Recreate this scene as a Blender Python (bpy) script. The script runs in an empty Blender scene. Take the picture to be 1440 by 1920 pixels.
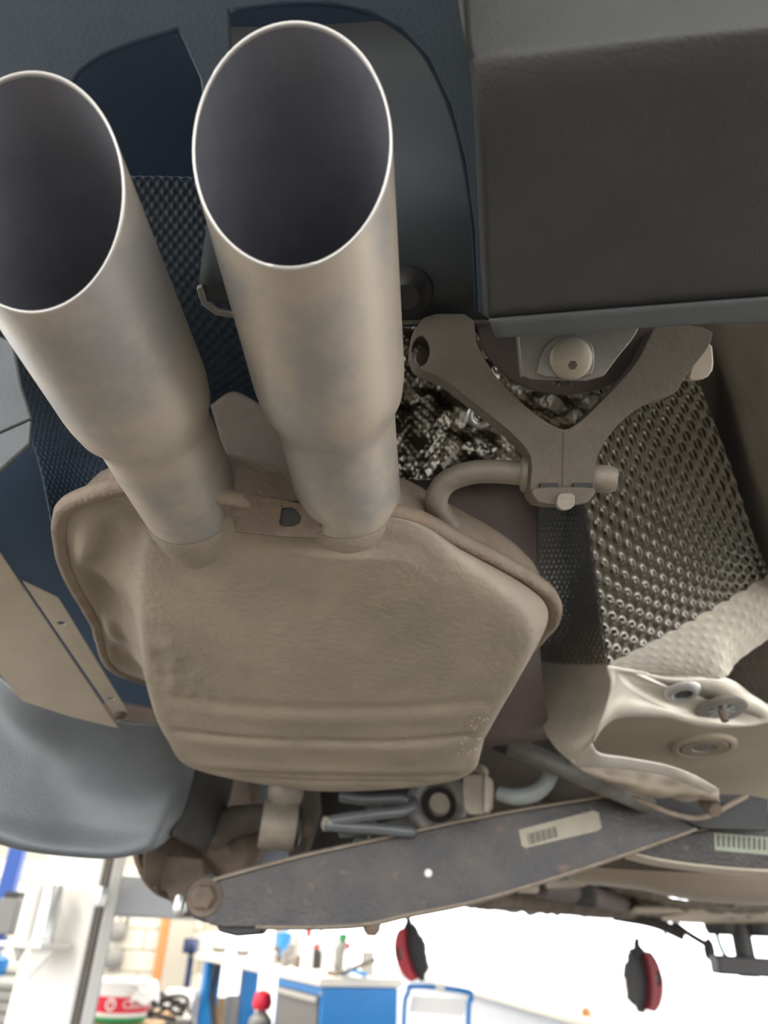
import bpy, bmesh, math, random
import numpy as np
from mathutils import Vector, noise as mnoise
random.seed(7); rng = np.random.default_rng(7)
SC = bpy.context.scene; COL = SC.collection

# ---------------------------------------------------------------- camera
F = 1330.0; YAW, PIT, ROLL = map(math.radians, (5.4, 30.4, 2.5)); CZ = 1.15
_h = np.array([-math.sin(YAW), math.cos(YAW), 0]); _r = np.array([math.cos(YAW), math.sin(YAW), 0]); _z = np.array([0, 0, 1.0])
FWD = math.cos(PIT)*_h + math.sin(PIT)*_z; _u = -math.sin(PIT)*_h + math.cos(PIT)*_z
RT = math.cos(ROLL)*_r + math.sin(ROLL)*_u; UP = -math.sin(ROLL)*_r + math.cos(ROLL)*_u
CAMP = np.array([0, 0, CZ])
cam = bpy.data.cameras.new('camera'); camo = bpy.data.objects.new('camera', cam); COL.objects.link(camo)
from mathutils import Matrix
m = Matrix.Identity(4)
for i in range(3):
    m[i][0], m[i][1], m[i][2], m[i][3] = RT[i], UP[i], -FWD[i], CAMP[i]
camo.matrix_world = m
cam.sensor_fit = 'VERTICAL'; cam.sensor_height = 36; cam.sensor_width = 27; cam.lens = F*36/1920
cam.clip_start = 0.01; cam.clip_end = 200
cam.dof.use_dof = True; cam.dof.focus_distance = 0.52; cam.dof.aperture_fstop = 5.5
SC.camera = camo

# ---------------------------------------------------------------- light, exposure
w = bpy.data.worlds.new('sky'); SC.world = w; w.use_nodes = True
w.node_tree.nodes['Background'].inputs[0].default_value = (0.96, 0.97, 1.0, 1)
w.node_tree.nodes['Background'].inputs[1].default_value = 4.4
def area(name, loc, target, sx, sy, power, col):
    l = bpy.data.lights.new(name, 'AREA'); l.shape = 'RECTANGLE'; l.size = sx; l.size_y = sy; l.energy = power; l.color = col
    o = bpy.data.objects.new(name, l); COL.objects.link(o); o.location = loc
    o.rotation_euler = (Vector(target)-Vector(loc)).to_track_quat('-Z', 'Y').to_euler(); return o
for i, (x, y, e) in enumerate([(-3.4, 0.2, 150), (2.9, 0.2, 90), (-2.4, 5.4, 150), (-4.6, 6.2, 130), (-1.2, 7.2, 150)]):
    area('added_fill_lamp', (x, y, 3.95), (x, y, 0), 0.35, 2.4, e, (1, 0.93, 0.82))  # unseen fill lights, added to brighten bench, wall and lift post
SC.view_settings.view_transform = 'Standard'; SC.view_settings.look = 'None'
SC.view_settings.exposure = 0.0; SC.view_settings.gamma = 1; SC.view_settings.use_curve_mapping = False

# ---------------------------------------------------------------- helpers
def ray(px, py): return (px-720)/F*RT + (960-py)/F*UP + FWD
def P(px, py, Y=None, z=None, d=None):
    v = ray(px, py); t = Y/v[1] if Y is not None else z/v[2] if z is not None else d
    return CAMP + v*t
def V(x, y, z): return np.array([x, y, z+CZ], float)        # z measured from the lens height
def srgb(r, g, b):
    f = lambda c: (c/255/12.92 if c/255 <= .04045 else ((c/255+.055)/1.055)**2.4)
    return (f(r), f(g), f(b))

def mat(name, base, rough=.6, metal=0., var=None, vs=25., vamt=.5, bump=0., bs=120., spot=None, spots=60., spotamt=.5, spec=.5, stretch=None, lo=.38, hi=.66):
    m = bpy.data.materials.new(name); m.use_nodes = True; nt = m.node_tree; N = nt.nodes; L = nt.links
    b = N['Principled BSDF']; b.inputs['Roughness'].default_value = rough; b.inputs['Metallic'].default_value = metal
    b.inputs['Specular IOR Level'].default_value = spec
    b.inputs['Base Color'].default_value = (*base, 1)
    tc = N.new('ShaderNodeTexCoord'); co = tc.outputs['Object']
    if stretch:
        mp = N.new('ShaderNodeMapping'); mp.inputs['Scale'].default_value = stretch; L.new(co, mp.inputs[0]); co = mp.outputs[0]
    col = None
    def blend(a, c2, scale, lo, hi, amt, seed):
        n = N.new('ShaderNodeTexNoise'); n.noise_dimensions = '4D'; n.inputs['W'].default_value = seed; n.inputs['Scale'].default_value = scale; n.inputs['Detail'].default_value = 6
        n.inputs['Roughness'].default_value = .62; L.new(co, n.inputs['Vector'])
        r = N.new('ShaderNodeMapRange'); r.inputs[1].default_value = lo; r.inputs[2].default_value = hi; r.inputs[4].default_value = amt; L.new(n.outputs[0], r.inputs[0])
        mx = N.new('ShaderNodeMix'); mx.data_type = 'RGBA'; L.new(r.outputs[0], mx.inputs[0])
        if a is None: mx.inputs[6].default_value = (*base, 1)
        else: L.new(a, mx.inputs[6])
        mx.inputs[7].default_value = (*c2, 1); return mx.outputs[2]
    if var: col = blend(col, var, vs, lo, hi, vamt, 1.3)
    if spot: col = blend(col, spot, spots, .58, .70, spotamt, 7.7)
    if col: L.new(col, b.inputs['Base Color'])
    if bump:
        n = N.new('ShaderNodeTexNoise'); n.inputs['Scale'].default_value = bs; n.inputs['Detail'].default_value = 5; L.new(co, n.inputs['Vector'])
        bp = N.new('ShaderNodeBump'); bp.inputs['Strength'].default_value = bump; bp.inputs['Distance'].default_value = .004
        L.new(n.outputs[0], bp.inputs['Height']); L.new(bp.outputs[0], b.inputs['Normal'])
    return m

def crs(c, n):
    c = np.asarray(c, float)
    if len(c) == 2:
        t = np.linspace(0, 1, n)[:, None]; return c[0]*(1-t)+c[1]*t
    e = np.vstack([2*c[0]-c[1], c, 2*c[-1]-c[-2]]); t = np.linspace(0, len(c)-1, n); i = np.minimum(t.astype(int), len(c)-2); f = (t-i)[:, None]
    p0, p1, p2, p3 = e[i], e[i+1], e[i+2], e[i+3]
    return .5*(2*p1+(p2-p0)*f+(2*p0-5*p1+4*p2-p3)*f*f+(3*p1-p0-3*p2+p3)*f**3)
def crs_closed(c, n):
    c = np.asarray(c, float); k = len(c); t = np.arange(n)/n*k; i = t.astype(int); f = (t-i)[:, None]
    p0, p1, p2, p3 = c[(i-1) % k], c[i % k], c[(i+1) % k], c[(i+2) % k]
    return .5*(2*p1+(p2-p0)*f+(2*p0-5*p1+4*p2-p3)*f*f+(3*p1-p0-3*p2+p3)*f**3)
def gridfaces(nu, nv, closed=False):
    fs = []
    for j in range(nv-1):
        for i in range(nu if closed else nu-1):
            a = j*nu+i; b = j*nu+(i+1) % nu; fs.append((a, b, b+nu, a+nu))
    return fs
def patch(rows, nu=40, nv=40, dim=None, rough=0, seed=0):
    """sheet surface through a grid of points; dim=(across, along, height, radius) embosses real dimples"""
    A = np.array([crs(r, nu) for r in rows]); S = np.stack([crs(A[:, i], nv) for i in range(nu)], 1)   # nv,nu,3
    if dim or rough:
        du = np.gradient(S, axis=1); dv = np.gradient(S, axis=0); n = np.cross(du, dv); n /= np.linalg.norm(n, axis=2, keepdims=True)+1e-12
        sgn = np.sign(np.einsum('ijk,ijk->ij', n, CAMP-S).mean()); n *= sgn
        h = np.zeros(S.shape[:2])
        if dim:
            cu, cv, hh, rad, asp = (*dim, 1.0)[:5]
            u = np.linspace(0, cu, nu)[None, :]; v = np.linspace(0, cv, nv)[:, None]
            for off in (0, .5):
                fu = (u+off) % 1-.5; fv = (v+off) % 1-.5
                h = np.maximum(h, hh*np.exp(-(fu**2/(rad*rad)+fv**2/(rad*rad*asp))))
        if rough:
            for j in range(nv):
                for i in range(nu): h[j, i] += rough*mnoise.noise(Vector(S[j, i])*45+Vector((seed, 0, 0)))
        S = S+n*h[..., None]
    return S.reshape(-1, 3), gridfaces(nu, nv)
def sheet(pts, holes=()):
    """flat outline (with holes) triangulated"""
    bm = bmesh.new(); es = []
    for loop in (pts, *holes):
        vs = [bm.verts.new(p) for p in loop]; es += [bm.edges.new((vs[i], vs[(i+1) % len(vs)])) for i in range(len(vs))]
    c = np.mean(pts, 0); n = np.zeros(3)
    for i in range(len(pts)): n += np.cross(np.asarray(pts[i])-c, np.asarray(pts[(i+1) % len(pts)])-c)
    bmesh.ops.triangle_fill(bm, edges=es, use_beauty=True, normal=Vector(n))
    v = np.array([tuple(x.co) for x in bm.verts]); bm.verts.index_update(); f = [tuple(x.index for x in q.verts) for q in bm.faces]; bm.free(); return v, f
def slab(pts, thick, holes=(), away=True):
    """outline given real thickness; grows away from the lens side"""
    v, f = sheet(pts, holes); c = v.mean(0); n = np.zeros(3)
    for i in range(len(pts)): n += np.cross(np.asarray(pts[i])-c, np.asarray(pts[(i+1) % len(pts)])-c)
    n /= np.linalg.norm(n)
    if np.dot(n, c-CAMP) < 0: n = -n
    if not away: n = -n
    k = len(v); V2 = np.vstack([v, v+n*thick]); fs = list(f)+[tuple(x+k for x in reversed(q)) for q in f]
    b = 0
    for loop in (pts, *holes):
        m_ = len(loop)
        for i in range(m_): a, c2 = b+i, b+(i+1) % m_; fs.append((a, c2, c2+k, a+k))
        b += m_
    return V2, fs
def frame(t):
    t = t/np.linalg.norm(t); a = np.array([0, 0, 1.]) if abs(t[2]) < .9 else np.array([1., 0, 0]); u = np.cross(t, a); u /= np.linalg.norm(u); return u, np.cross(t, u)
def tube(pts, r, n=14, m_=None, caps=True):
    pts = np.asarray(pts, float); k = m_ or (len(pts) if len(pts) == 2 else len(pts)*6); c = crs(pts, k)
    rr = np.interp(np.linspace(0, 1, k), np.linspace(0, 1, len(r)), r) if hasattr(r, '__len__') else np.full(k, r)
    tg = np.gradient(c, axis=0); u, _ = frame(tg[0]); vs = []
    for i in range(k):
        t = tg[i]/np.linalg.norm(tg[i]); u = u-t*np.dot(u, t); u /= np.linalg.norm(u); w_ = np.cross(t, u)
        for a in np.arange(n)/n*2*math.pi: vs.append(c[i]+rr[i]*(math.cos(a)*u+math.sin(a)*w_))
    f = gridfaces(n, k, True)
    if caps: f += [tuple(range(n))[::-1], tuple(range((k-1)*n, k*n))]
    return np.array(vs), f
def lathe(prof, c, axis, n=36, closed=False):
    axis = np.asarray(axis, float); axis /= np.linalg.norm(axis); u, v = frame(axis); vs = []
    for r, h in prof:
        for a in np.arange(n)/n*2*math.pi: vs.append(np.asarray(c)+axis*h+max(r, 1e-5)*(math.cos(a)*u+math.sin(a)*v))
    f = gridfaces(n, len(prof), True)
    if closed: k = (len(prof)-1)*n; f += [(k+i, k+(i+1) % n, (i+1) % n, i) for i in range(n)]
    return np.array(vs), f
def box(c, size, u=(1, 0, 0), v=(0, 1, 0), w_=(0, 0, 1)):
    u, v, w_ = (np.asarray(x, float)/np.linalg.norm(x) for x in (u, v, w_)); c = np.asarray(c, float)
    vs = [c+u*size[0]/2*a+v*size[1]/2*b+w_*size[2]/2*d for d in (-1, 1) for b in (-1, 1) for a in (-1, 1)]
    return np.array(vs), [(0, 2, 3, 1), (4, 5, 7, 6), (0, 1, 5, 4), (2, 6, 7, 3), (0, 4, 6, 2), (1, 3, 7, 5)]
def loftrings(rings, closecap=True):
    n = len(rings[0]); v = np.vstack(rings); f = gridfaces(n, len(rings), True)
    if closecap: f.append(tuple(range((len(rings)-1)*n, len(rings)*n)))
    return v, f
def build(name, geoms, m, parent=None, bevel=0, solid=0, ang=38, sub=0, off=0.):
    if isinstance(geoms, tuple): geoms = [geoms]
    vs, fs, b = [], [], 0
    for v, f in geoms: vs.append(np.asarray(v, float)); fs += [tuple(i+b for i in q) for q in f]; b += len(v)
    vs = np.vstack(vs)
    base = np.array([0., 0, 0])
    if parent is None: base = np.array([(vs[:, 0].min()+vs[:, 0].max())/2, (vs[:, 1].min()+vs[:, 1].max())/2, vs[:, 2].min()])
    me = bpy.data.meshes.new(name); me.from_pydata((vs-base).tolist(), [], fs); me.update()
    bm = bmesh.new(); bm.from_mesh(me); bmesh.ops.recalc_face_normals(bm, faces=bm.faces); bm.to_mesh(me); bm.free()
    me.polygons.foreach_set('use_smooth', [True]*len(me.polygons)); me.set_sharp_from_angle(angle=math.radians(ang))
    me.materials.append(m); o = bpy.data.objects.new(name, me); COL.objects.link(o); o.location = base
    if parent is not None:
        o.parent = parent; r = parent
        off_ = np.array(parent.location) if parent.parent is None else np.array(parent.location)+np.array(parent.parent.location)
        o.location = -off_
    if solid: md = o.modifiers.new('thickness', 'SOLIDIFY'); md.thickness = solid; md.offset = off
    if bevel: md = o.modifiers.new('edge', 'BEVEL'); md.width = bevel; md.segments = 2; md.limit_method = 'ANGLE'; md.angle_limit = math.radians(35)
    if sub: md = o.modifiers.new('smooth', 'SUBSURF'); md.levels = md.render_levels = sub
    return o
def tag(o, label, cat, group=None):
    o['label'] = label; o['category'] = cat
    if group: o['group'] = group
    return o
def thing(name, loc, label, cat, group=None):
    o = bpy.data.objects.new(name, None); o.empty_display_size = .02; o.location = loc; COL.objects.link(o); return tag(o, label, cat, group)
def struct(o): o['kind'] = 'structure'; return o
def stuff(o): o['kind'] = 'stuff'; return o
def px(l): return [P(a, b, c) for a, b, c in l]
def pz(l, z): return [P(a, b, z=z) for a, b in l]
def pplane(l, p0, n): 
    out = []
    for a, b in l: r = ray(a, b); out.append(CAMP+r*(np.dot(np.asarray(p0)-CAMP, n)/np.dot(r, n)))
    return out
def shift(o, d):
    """same geometry moved by d (copies share mesh data)"""
    c = o.copy(); COL.objects.link(c); c.location = Vector(o.location)+Vector(d); return c

# ---------------------------------------------------------------- materials
M = {}
M['muffler'] = mat('dusty_muffler_steel', (.40, .337, .257), .6, .1, (.285, .245, .195), 12, .8, .3, 160, (.42, .30, .18), 22, .35)
M['weld'] = mat('rusty_seam', (.33, .265, .20), .75, .1, (.24, .18, .135), 30, .7, .5, 200, (.38, .24, .13), 26, .45)
M['weld_dark'] = mat('dark_rusty_seam', (.20, .15, .11), .8, .1, (.12, .085, .06), 45, .8, .6, 220, (.32, .2, .11), 60, .6)
M['tip'] = mat('stained_stainless_tip', (.52, .455, .37), .46, .3, (.345, .335, .325), 10, .85, .08, 90, (.60, .46, .32), 14, .5, lo=.44, hi=.56)
M['tip_inner'] = mat('sooty_pipe_bore', (.18, .182, .21), .7, .2, (.12, .125, .155), 20, .7)
M['rim'] = mat('polished_cut_edge', (.58, .56, .52), .4, .8)
M['bumper'] = mat('textured_black_bumper_plastic', (.088, .087, .084), .6, 0, (.066, .067, .067), 18, .7, .25, 500, (.12, .115, .105), 70, .25, spec=.35)
M['bumper_left'] = mat('haze_blue_bumper_plastic', (.16, .215, .285), .55, 0, (.13, .178, .24), 12, .6, .15, 400, (.13, .13, .12), 60, .2)  # valance copy of the bumper plastic, blue haze put into its colour
M['lip'] = mat('bumper_lip_plastic', (.15, .165, .17), .55, 0, (.11, .12, .125), 20, .7, .2, 300)
M['liner'] = mat('haze_blue_liner', (.042, .075, .128), .6, 0, (.03, .054, .094), 10, .7)  # blue lens haze over the dark cavities put into this colour
M['dark'] = mat('underseal_dark', (.045, .042, .040), .75, 0, (.07, .062, .05), 12, .6, .3, 90)
M['brown'] = mat('dusty_brown_underseal', (.125, .105, .082), .75, 0, (.085, .072, .058), 10, .8, .3, 120, (.2, .16, .11), 45, .35)
M['wallbrown'] = mat('brown_seam_sealed_wall', (.24, .205, .16), .7, 0, (.17, .145, .11), 10, .8, .3, 80, (.3, .26, .2), 40, .4)
M['purple'] = mat('brown_primer_well', (.135, .105, .095), .7, 0, (.09, .07, .066), 9, .8, .2, 90)
M['beige'] = mat('dust_coated_panel', (.62, .54, .44), .55, .1, (.5, .43, .34), 16, .8, .15, 150)
M['beige2'] = mat('light_flange_strip', (.66, .61, .52), .5, .2, (.55, .5, .42), 30, .6)
M['hanger'] = mat('dusty_rubber_hanger', (.165, .140, .108), .75, 0, (.12, .102, .08), 20, .7, .25, 200, (.23, .19, .14), 70, .4)
M['rod'] = mat('dusty_hanger_rod', (.33, .29, .23), .55, .2, (.24, .21, .165), 40, .8, .15, 200)
M['galv'] = mat('galvanised_bracket', (.30, .29, .26), .5, .35, (.22, .21, .19), 30, .7, .1, 200)
M['bolt'] = mat('pale_washer_bolt', (.42, .38, .30), .55, .3, (.33, .29, .22), 60, .7)
M['rust'] = mat('rusty_steel', (.20, .15, .112), .8, .1, (.085, .066, .055), 16, .85, .5, 160, (.24, .15, .09), 50, .4)
M['foil'] = mat('shaded_aluminium_shield', (.25, .235, .20), .22, 1.0, (.18, .168, .14), 20, .6, .06, 300)  # shaded copy of the shield metal, dark reflection put into the colour
M['foil_lit'] = mat('lit_aluminium_shield', (.70, .65, .55), .40, .45, (.56, .51, .43), 30, .7, .12, 260)  # lit copy of the shield metal, light put into the paler colour
M['foil_half_lit'] = mat('half_lit_aluminium_shield', (.40, .37, .315), .32, .8, (.3, .28, .235), 25, .7, .08, 260)  # half-lit copy of the shield metal, light falloff put into the colour
M['foil_dark'] = mat('haze_dark_embossed_shield', (.045, .068, .10), .5, .4, (.03, .048, .072), 10, .6)  # blue haze behind the left tip put into the shield colour
M['arm'] = mat('worn_black_control_arm', (.040, .038, .038), .36, .1, (.085, .072, .06), 16, .8, .3, 150, (.20, .115, .06), 55, .5)
M['armtop'] = mat('dusty_arm_flange', (.32, .26, .2), .7, 0, (.2, .16, .12), 60, .8, .3, 200)
M['greyblue'] = mat('grey_coated_steel', (.25, .24, .215), .45, .2, (.11, .105, .095), 30, .8, .1, 200)
M['gloss'] = mat('glossy_black_hose', (.13, .14, .145), .2, 0, (.1, .1, .1), 40, .5)
M['sticker'] = mat('dusty_paper_sticker', (.44, .40, .31), .65, 0, (.36, .32, .25), 40, .7)
M['ink'] = mat('faded_ink', (.12, .115, .10), .7)
M['greensticker'] = mat('pale_green_sticker', (.38, .42, .32), .6, 0, (.3, .33, .25), 50, .6)
M['tank'] = mat('dusty_fuel_tank', (.42, .35, .27), .5, .1, (.34, .285, .215), 7, .7, .1, 60)
M['bootpan'] = mat('beige_boot_pan', (.52, .45, .345), .6, 0, (.43, .37, .28), 7, .7, .1, 60)
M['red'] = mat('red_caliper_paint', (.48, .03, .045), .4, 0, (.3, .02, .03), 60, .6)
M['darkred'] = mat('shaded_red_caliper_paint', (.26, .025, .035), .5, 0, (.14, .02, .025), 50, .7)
M['black'] = mat('black_steel', (.03, .028, .027), .5)
M['corner'] = mat('haze_tinted_wheel_arch_plastic', (.12, .135, .145), .42, 0, (.085, .096, .104), 14, .7, .12, 300, (.14, .135, .12), 80, .3, spec=1.0)  # black plastic, with blue haze and sky reflection put into the colour
M['white'] = mat('white_post_paint', (.80, .78, .73), .4, 0, (.72, .70, .64), 3, .4)
M['ltgrey'] = mat('light_grey_paint', (.60, .62, .64), .4, 0, (.54, .56, .58), 5, .5)
M['slot'] = mat('dark_post_channel', (.12, .105, .09), .7)
M['chan'] = mat('grey_post_flange', (.42, .41, .38), .5)
M['blue'] = mat('blue_paint', (.015, .22, .58), .4, 0, (.01, .17, .5), 4, .5)
M['blue2'] = mat('dark_blue_paint', (.007, .022, .085), .5)
M['liftblue'] = mat('lift_blue_paint', (.02, .09, .42), .4)
M['wall'] = mat('painted_block', (.72, .68, .58), .8, 0, (.64, .60, .52), 4, .6, .2, 60)
M['plaster'] = mat('grey_plaster', (.46, .43, .36), .8, 0, (.4, .37, .3), 3, .6)
M['wood'] = mat('orange_timber', (.58, .25, .09), .6, 0, (.45, .19, .06), 9, .6, stretch=(6, 6, 1))
M['floor'] = mat('shade_darkened_floor', (.13, .12, .10), .6, 0, (.10, .092, .08), 1.2, .7, .1, 20)  # colour darkened to stand in for shade under and behind the car
M['apron'] = mat('bounce_light_apron', (.55, .51, .45), .8, 0, (.47, .44, .39), .8, .6)  # unseen outside ground, added pale to bounce light under the car
M['ceil'] = mat('white_ceiling', (.7, .68, .64), .8)
M['benchtop'] = mat('pale_bench_top', (.74, .70, .63), .55, 0, (.62, .57, .5), 5, .5)
M['greydrawer'] = mat('grey_drawer_front', (.15, .15, .15), .5)
M['card'] = mat('brown_cardboard', (.50, .33, .18), .8, 0, (.42, .27, .14), 12, .5)
M['plastic_white'] = mat('white_plastic', (.86, .84, .80), .4)
M['grey'] = mat('mid_grey', (.24, .235, .22), .6)
M['steel'] = mat('shiny_steel', (.6, .6, .58), .3, .8)
M['redlabel'] = mat('red_label', (.72, .02, .045), .4)
M['green'] = mat('green_cap', (.03, .28, .09), .5)
M['pinkred'] = mat('faded_red', (.65, .06, .07), .5)

# ---------------------------------------------------------------- the workshop
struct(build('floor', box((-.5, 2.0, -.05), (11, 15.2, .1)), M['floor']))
struct(build('ground', box((0, 3, -.075), (60, 60, .1)), M['apron']))
struct(build('ceiling', box((-.5, 1.8, 4.1), (13, 15.6, .16)), M['ceil']))
WA = np.array([-.47, 9.62, 0]); wr = np.array([.264, -.9645, 0]); wf = np.array([-.9645, -.264, 0])   # corner, along right wall, along front wall
UPV = (0, 0, 1)
def wbox(c, s, u): u = np.asarray(u, float); return box(c, s, u, np.cross(UPV, u), UPV)
wl = struct(build('wall_front', wbox(WA+wf*5.6+np.array([0, 0, 2.0])-wr*.1, (7.0, .16, 4.0), wf), M['plaster']))
# painted blocks with recessed joints on the part of the front wall that is in view
bw, bh = .40, .20
for j in range(8):
    for i in range(9):
        x = 2.3+i*bw+(j % 2)*bw/2; z = .15+j*bh
        o = build('block', wbox(WA+wf*x+np.array([0, 0, z])+wr*.0+wr*.0, (bw-.012, .05, bh-.012), wf), M['wall'], wl, bevel=.004)
struct(build('wall_right', wbox(WA+wr*5.5+np.array([0, 0, .365]), (11.4, .14, .73), wr), M['ltgrey']))
struct(build('trim_1', wbox(WA+wr*5.5+np.array([0, 0, .75]), (11.4, .24, .04), wr), M['wall'], bevel=.01))
jm = P(1105, 1880, Y=5.0)
dr = struct(build('door_1', [wbox(np.array([jm[0]+.02, jm[1], P(1105, 1872, Y=5)[2]/2]), (.03, .03, P(1105, 1872, Y=5)[2]), wr)], M['white'], bevel=.006))
build('door_handle', lathe([(0, -.03), (.02, -.025), (.026, 0), (.02, .025), (0, .03)], P(1099, 1900, Y=4.95), (0, 0, 1), 16), M['wood'], dr)

# lift post, left
pa = P(105, 1800, Y=2.75); ang = math.radians(20)
pu = np.array([math.cos(ang), -math.sin(ang), 0]); pv = np.array([math.sin(ang), math.cos(ang), 0])     # along face / depth
t = thing('lift_post', (pa[0], pa[1], 0), 'white lift column with dark slot on the left, light grey arm reaching right', 'lift post')
def post(a, b, c, d, z0, z1): return box(np.array([pa[0], pa[1], (z0+z1)/2])+pu*(a+b)/2+pv*(c+d)/2, (b-a, d-c, z1-z0), pu, pv, UPV)
build('rear_web', post(-.17, .10, .018, .13, .02, 2.7), M['chan'], t)
build('column', post(-.17, .115, 0, .018, .02, 2.7), M['white'], t, bevel=.012)
build('channel', post(.115, .135, .015, .07, .02, 2.7), M['slot'], t)
build('flange', post(.117, .140, .03, .085, .02, 2.7), M['white'], t, bevel=.008)
build('base_plate', post(-.25, .3, -.1, .35, 0, .02), M['chan'], t, bevel=.004)
build('lock_roller', lathe([(0, -.03), (.018, -.03), (.022, 0), (.018, .03), (0, .03)], np.array([pa[0], pa[1], P(193, 1682, Y=2.75)[2]])+pu*.15+pv*-.012, UPV, 18), M['steel'], t)
# lift arm
a0 = P(200, 1672, Y=2.95); a1 = P(430, 1712, Y=3.25)
d_ = a1-a0; d_[2] = 0; dn = d_/np.linalg.norm(d_); L_ = 1.0
build('swing_arm', box(a0+dn*L_/2*.9+np.array([0, 0, -.012]), (L_, .16, .135), dn, np.cross(UPV, dn), UPV), M['ltgrey'], t, bevel=.01)
build('pivot', lathe([(0, -.1), (.09, -.1), (.09, .1), (0, .1)], a0-dn*.05+np.array([0, 0, -.012]), UPV, 24), M['greyblue'], t, bevel=.004)
build('pad_stem', lathe([(0, 0), (.03, 0), (.03, .1), (.06, .1), (.06, .13), (0, .13)], a0+dn*.85+np.array([0, 0, .05]), UPV, 20), M['black'], t)
# adapter holder on the post
s0 = P(62, 1772, Y=2.68)
t = thing('adapter_holder', s0, 'white shelf bracket on the lift post, holding two cylinders', 'bracket')
build('shelf_plate', box(s0, (.21, .13, .016), pu, pv, UPV), M['white'], t, bevel=.004)
build('gusset', slab([s0+pu*.0+np.array([0, 0, -.01]), s0+pu*.10+np.array([0, 0, -.01]), s0+pu*-.0+np.array([0, 0, -.10])], .012), M['white'], t)
build('gusset', slab([s0+pu*-.09+np.array([0, 0, -.01]), s0+pu*-.04+np.array([0, 0, -.01]), s0+pu*-.06+np.array([0, 0, -.05])], .012), M['chan'], t)
for k, (dx, lb) in enumerate([(-.045, 'left pale steel lift adapter cylinder standing on white shelf bracket'), (.035, 'right pale steel lift adapter cylinder standing on white shelf bracket')]):
    o = build('lift_adapter', lathe([(0, 0), (.036, 0), (.036, .01), (.033, .012), (.033, .16), (.029, .17), (.024, .17), (.024, .03), (0, .03)], s0+pu*dx+np.array([0, 0, .008])-pv*.0, UPV, 24), M['steel' if k else 'plastic_white'])
    tag(o, lb, 'adapter', 'lift adapters')
# blue column further left
b0 = P(12, 1700, Y=4.3)
o = tag(build('blue_post', [box((b0[0]-.02, b0[1], 1.3), (.085, .07, 2.6), (1, .1, 0), (-.1, 1, 0), UPV), box((b0[0]-.02, b0[1], .01), (.2, .2, .02))], M['liftblue'], bevel=.006), 'slim blue steel post at the far left edge', 'post')
c0 = P(20, 1718, Y=4.2)
t = thing('motor_box', c0, 'grey motor box on the blue post beside the lift adapters', 'motor')
build('housing', box(c0, (.11, .12, .17)), M['grey'], t, bevel=.012); build('cap', box(c0+np.array([.0, 0, .10]), (.08, .1, .03)), M['black'], t, bevel=.004)
build('bracket', box(c0+np.array([-.05, 0, -.12]), (.10, .08, .06)), M['liftblue'], t, bevel=.006)
# slatted grey radiator stack
r0_ = P(-20, 1850, Y=4.0)
t = thing('louvre_panel', (r0_[0], r0_[1], 0), 'grey louvred panel standing at lower left behind lift post', 'panel')
build('frame', box((r0_[0]-.02, r0_[1]+.06, .45), (.42, .03, .9)), M['grey'], t)
for k in range(12): build('slat', box((r0_[0]-.02, r0_[1], .36+k*.045), (.44, .06, .024), (1, 0, 0), (0, 1, .5), (0, -.5, 1)), M['chan'], t)
bc = P(10, 1768, Y=4.05)
tag(build('blue_canister', lathe([(0, 0), (.06, 0), (.06, .07), (.03, .085), (0, .085)], np.array([bc[0]-.02, bc[1], .36+11*.045+.02]), UPV, 20), M['blue']), 'light blue tin on top of the grey louvred panel', 'tin')
# timber strip, hook, two round caps on wall
def wallpt(x, y, off=.09):
    r = ray(x, y); n = wr; p0 = WA+n*off
    return CAMP+r*(np.dot(p0-CAMP, n)/np.dot(r, n))
w0, w1 = wallpt(305, 1735), wallpt(298, 1845)
tag(build('timber_strip', box((w0+w1)/2, (.10, .04, abs(w0[2]-w1[2])+.3), wf, wr, UPV), M['wood'], bevel=.005), 'orange brown timber strip upright on the block wall', 'timber')
p0_ = wallpt(335, 1780)
tag(build('grey_pilaster', box((p0_[0]+.0, p0_[1], 1.0), (.26, .1, 2.0), wf, wr, UPV), M['plaster'], bevel=.006), 'drab grey upright panel right of the timber strip', 'panel')
for k, (x, y, r, lb) in enumerate([(222, 1746, .10, 'upper round dark grey vent on the wall beside lift post'), (214, 1796, .10, 'lower round dark grey vent on the wall beside lift post')]):
    c = wallpt(x, y, .07); tag(build('round_vent', lathe([(0, .12), (r*.7, .115), (r, .09), (r, 0), (0, 0)], c, wr, 26), M['grey']), lb, 'vent', 'round wall vents')
hk = wallpt(234, 1721, .07)
tag(build('wall_hook', [tube([hk+wf*.035+np.array([0, 0, .08]), hk+wf*.035+wr*.05, hk+wf*.035+wr*.05+np.array([0, 0, -.06])], .009, 8), tube([hk-wf*.035+np.array([0, 0, .08]), hk-wf*.035+wr*.05, hk-wf*.035+wr*.05+np.array([0, 0, -.06])], .009, 8), box(hk+np.array([0, 0, -.05])+wr*.05, (.09, .02, .02), wf, wr, UPV)], M['black']), 'small black double hook high on the pale wall', 'hook')
tr = P(362, 1752, Y=8.3)
tag(build('blue_machine', [box((tr[0], tr[1]+.05, (tr[2]-.16)/2), (.06, .06, tr[2]-.16)), box((tr[0], tr[1], tr[2]-.1), (.13, .16, .13)), lathe([(0, 0), (.045, 0), (.055, .03), (.04, .06), (0, .06)], (tr[0]+.03, tr[1]-.08, tr[2]-.1), (0, -1, 0), 20)], M['blue2'], bevel=.02), 'dark blue machine beside the far left end of the workbench', 'machine')

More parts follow.
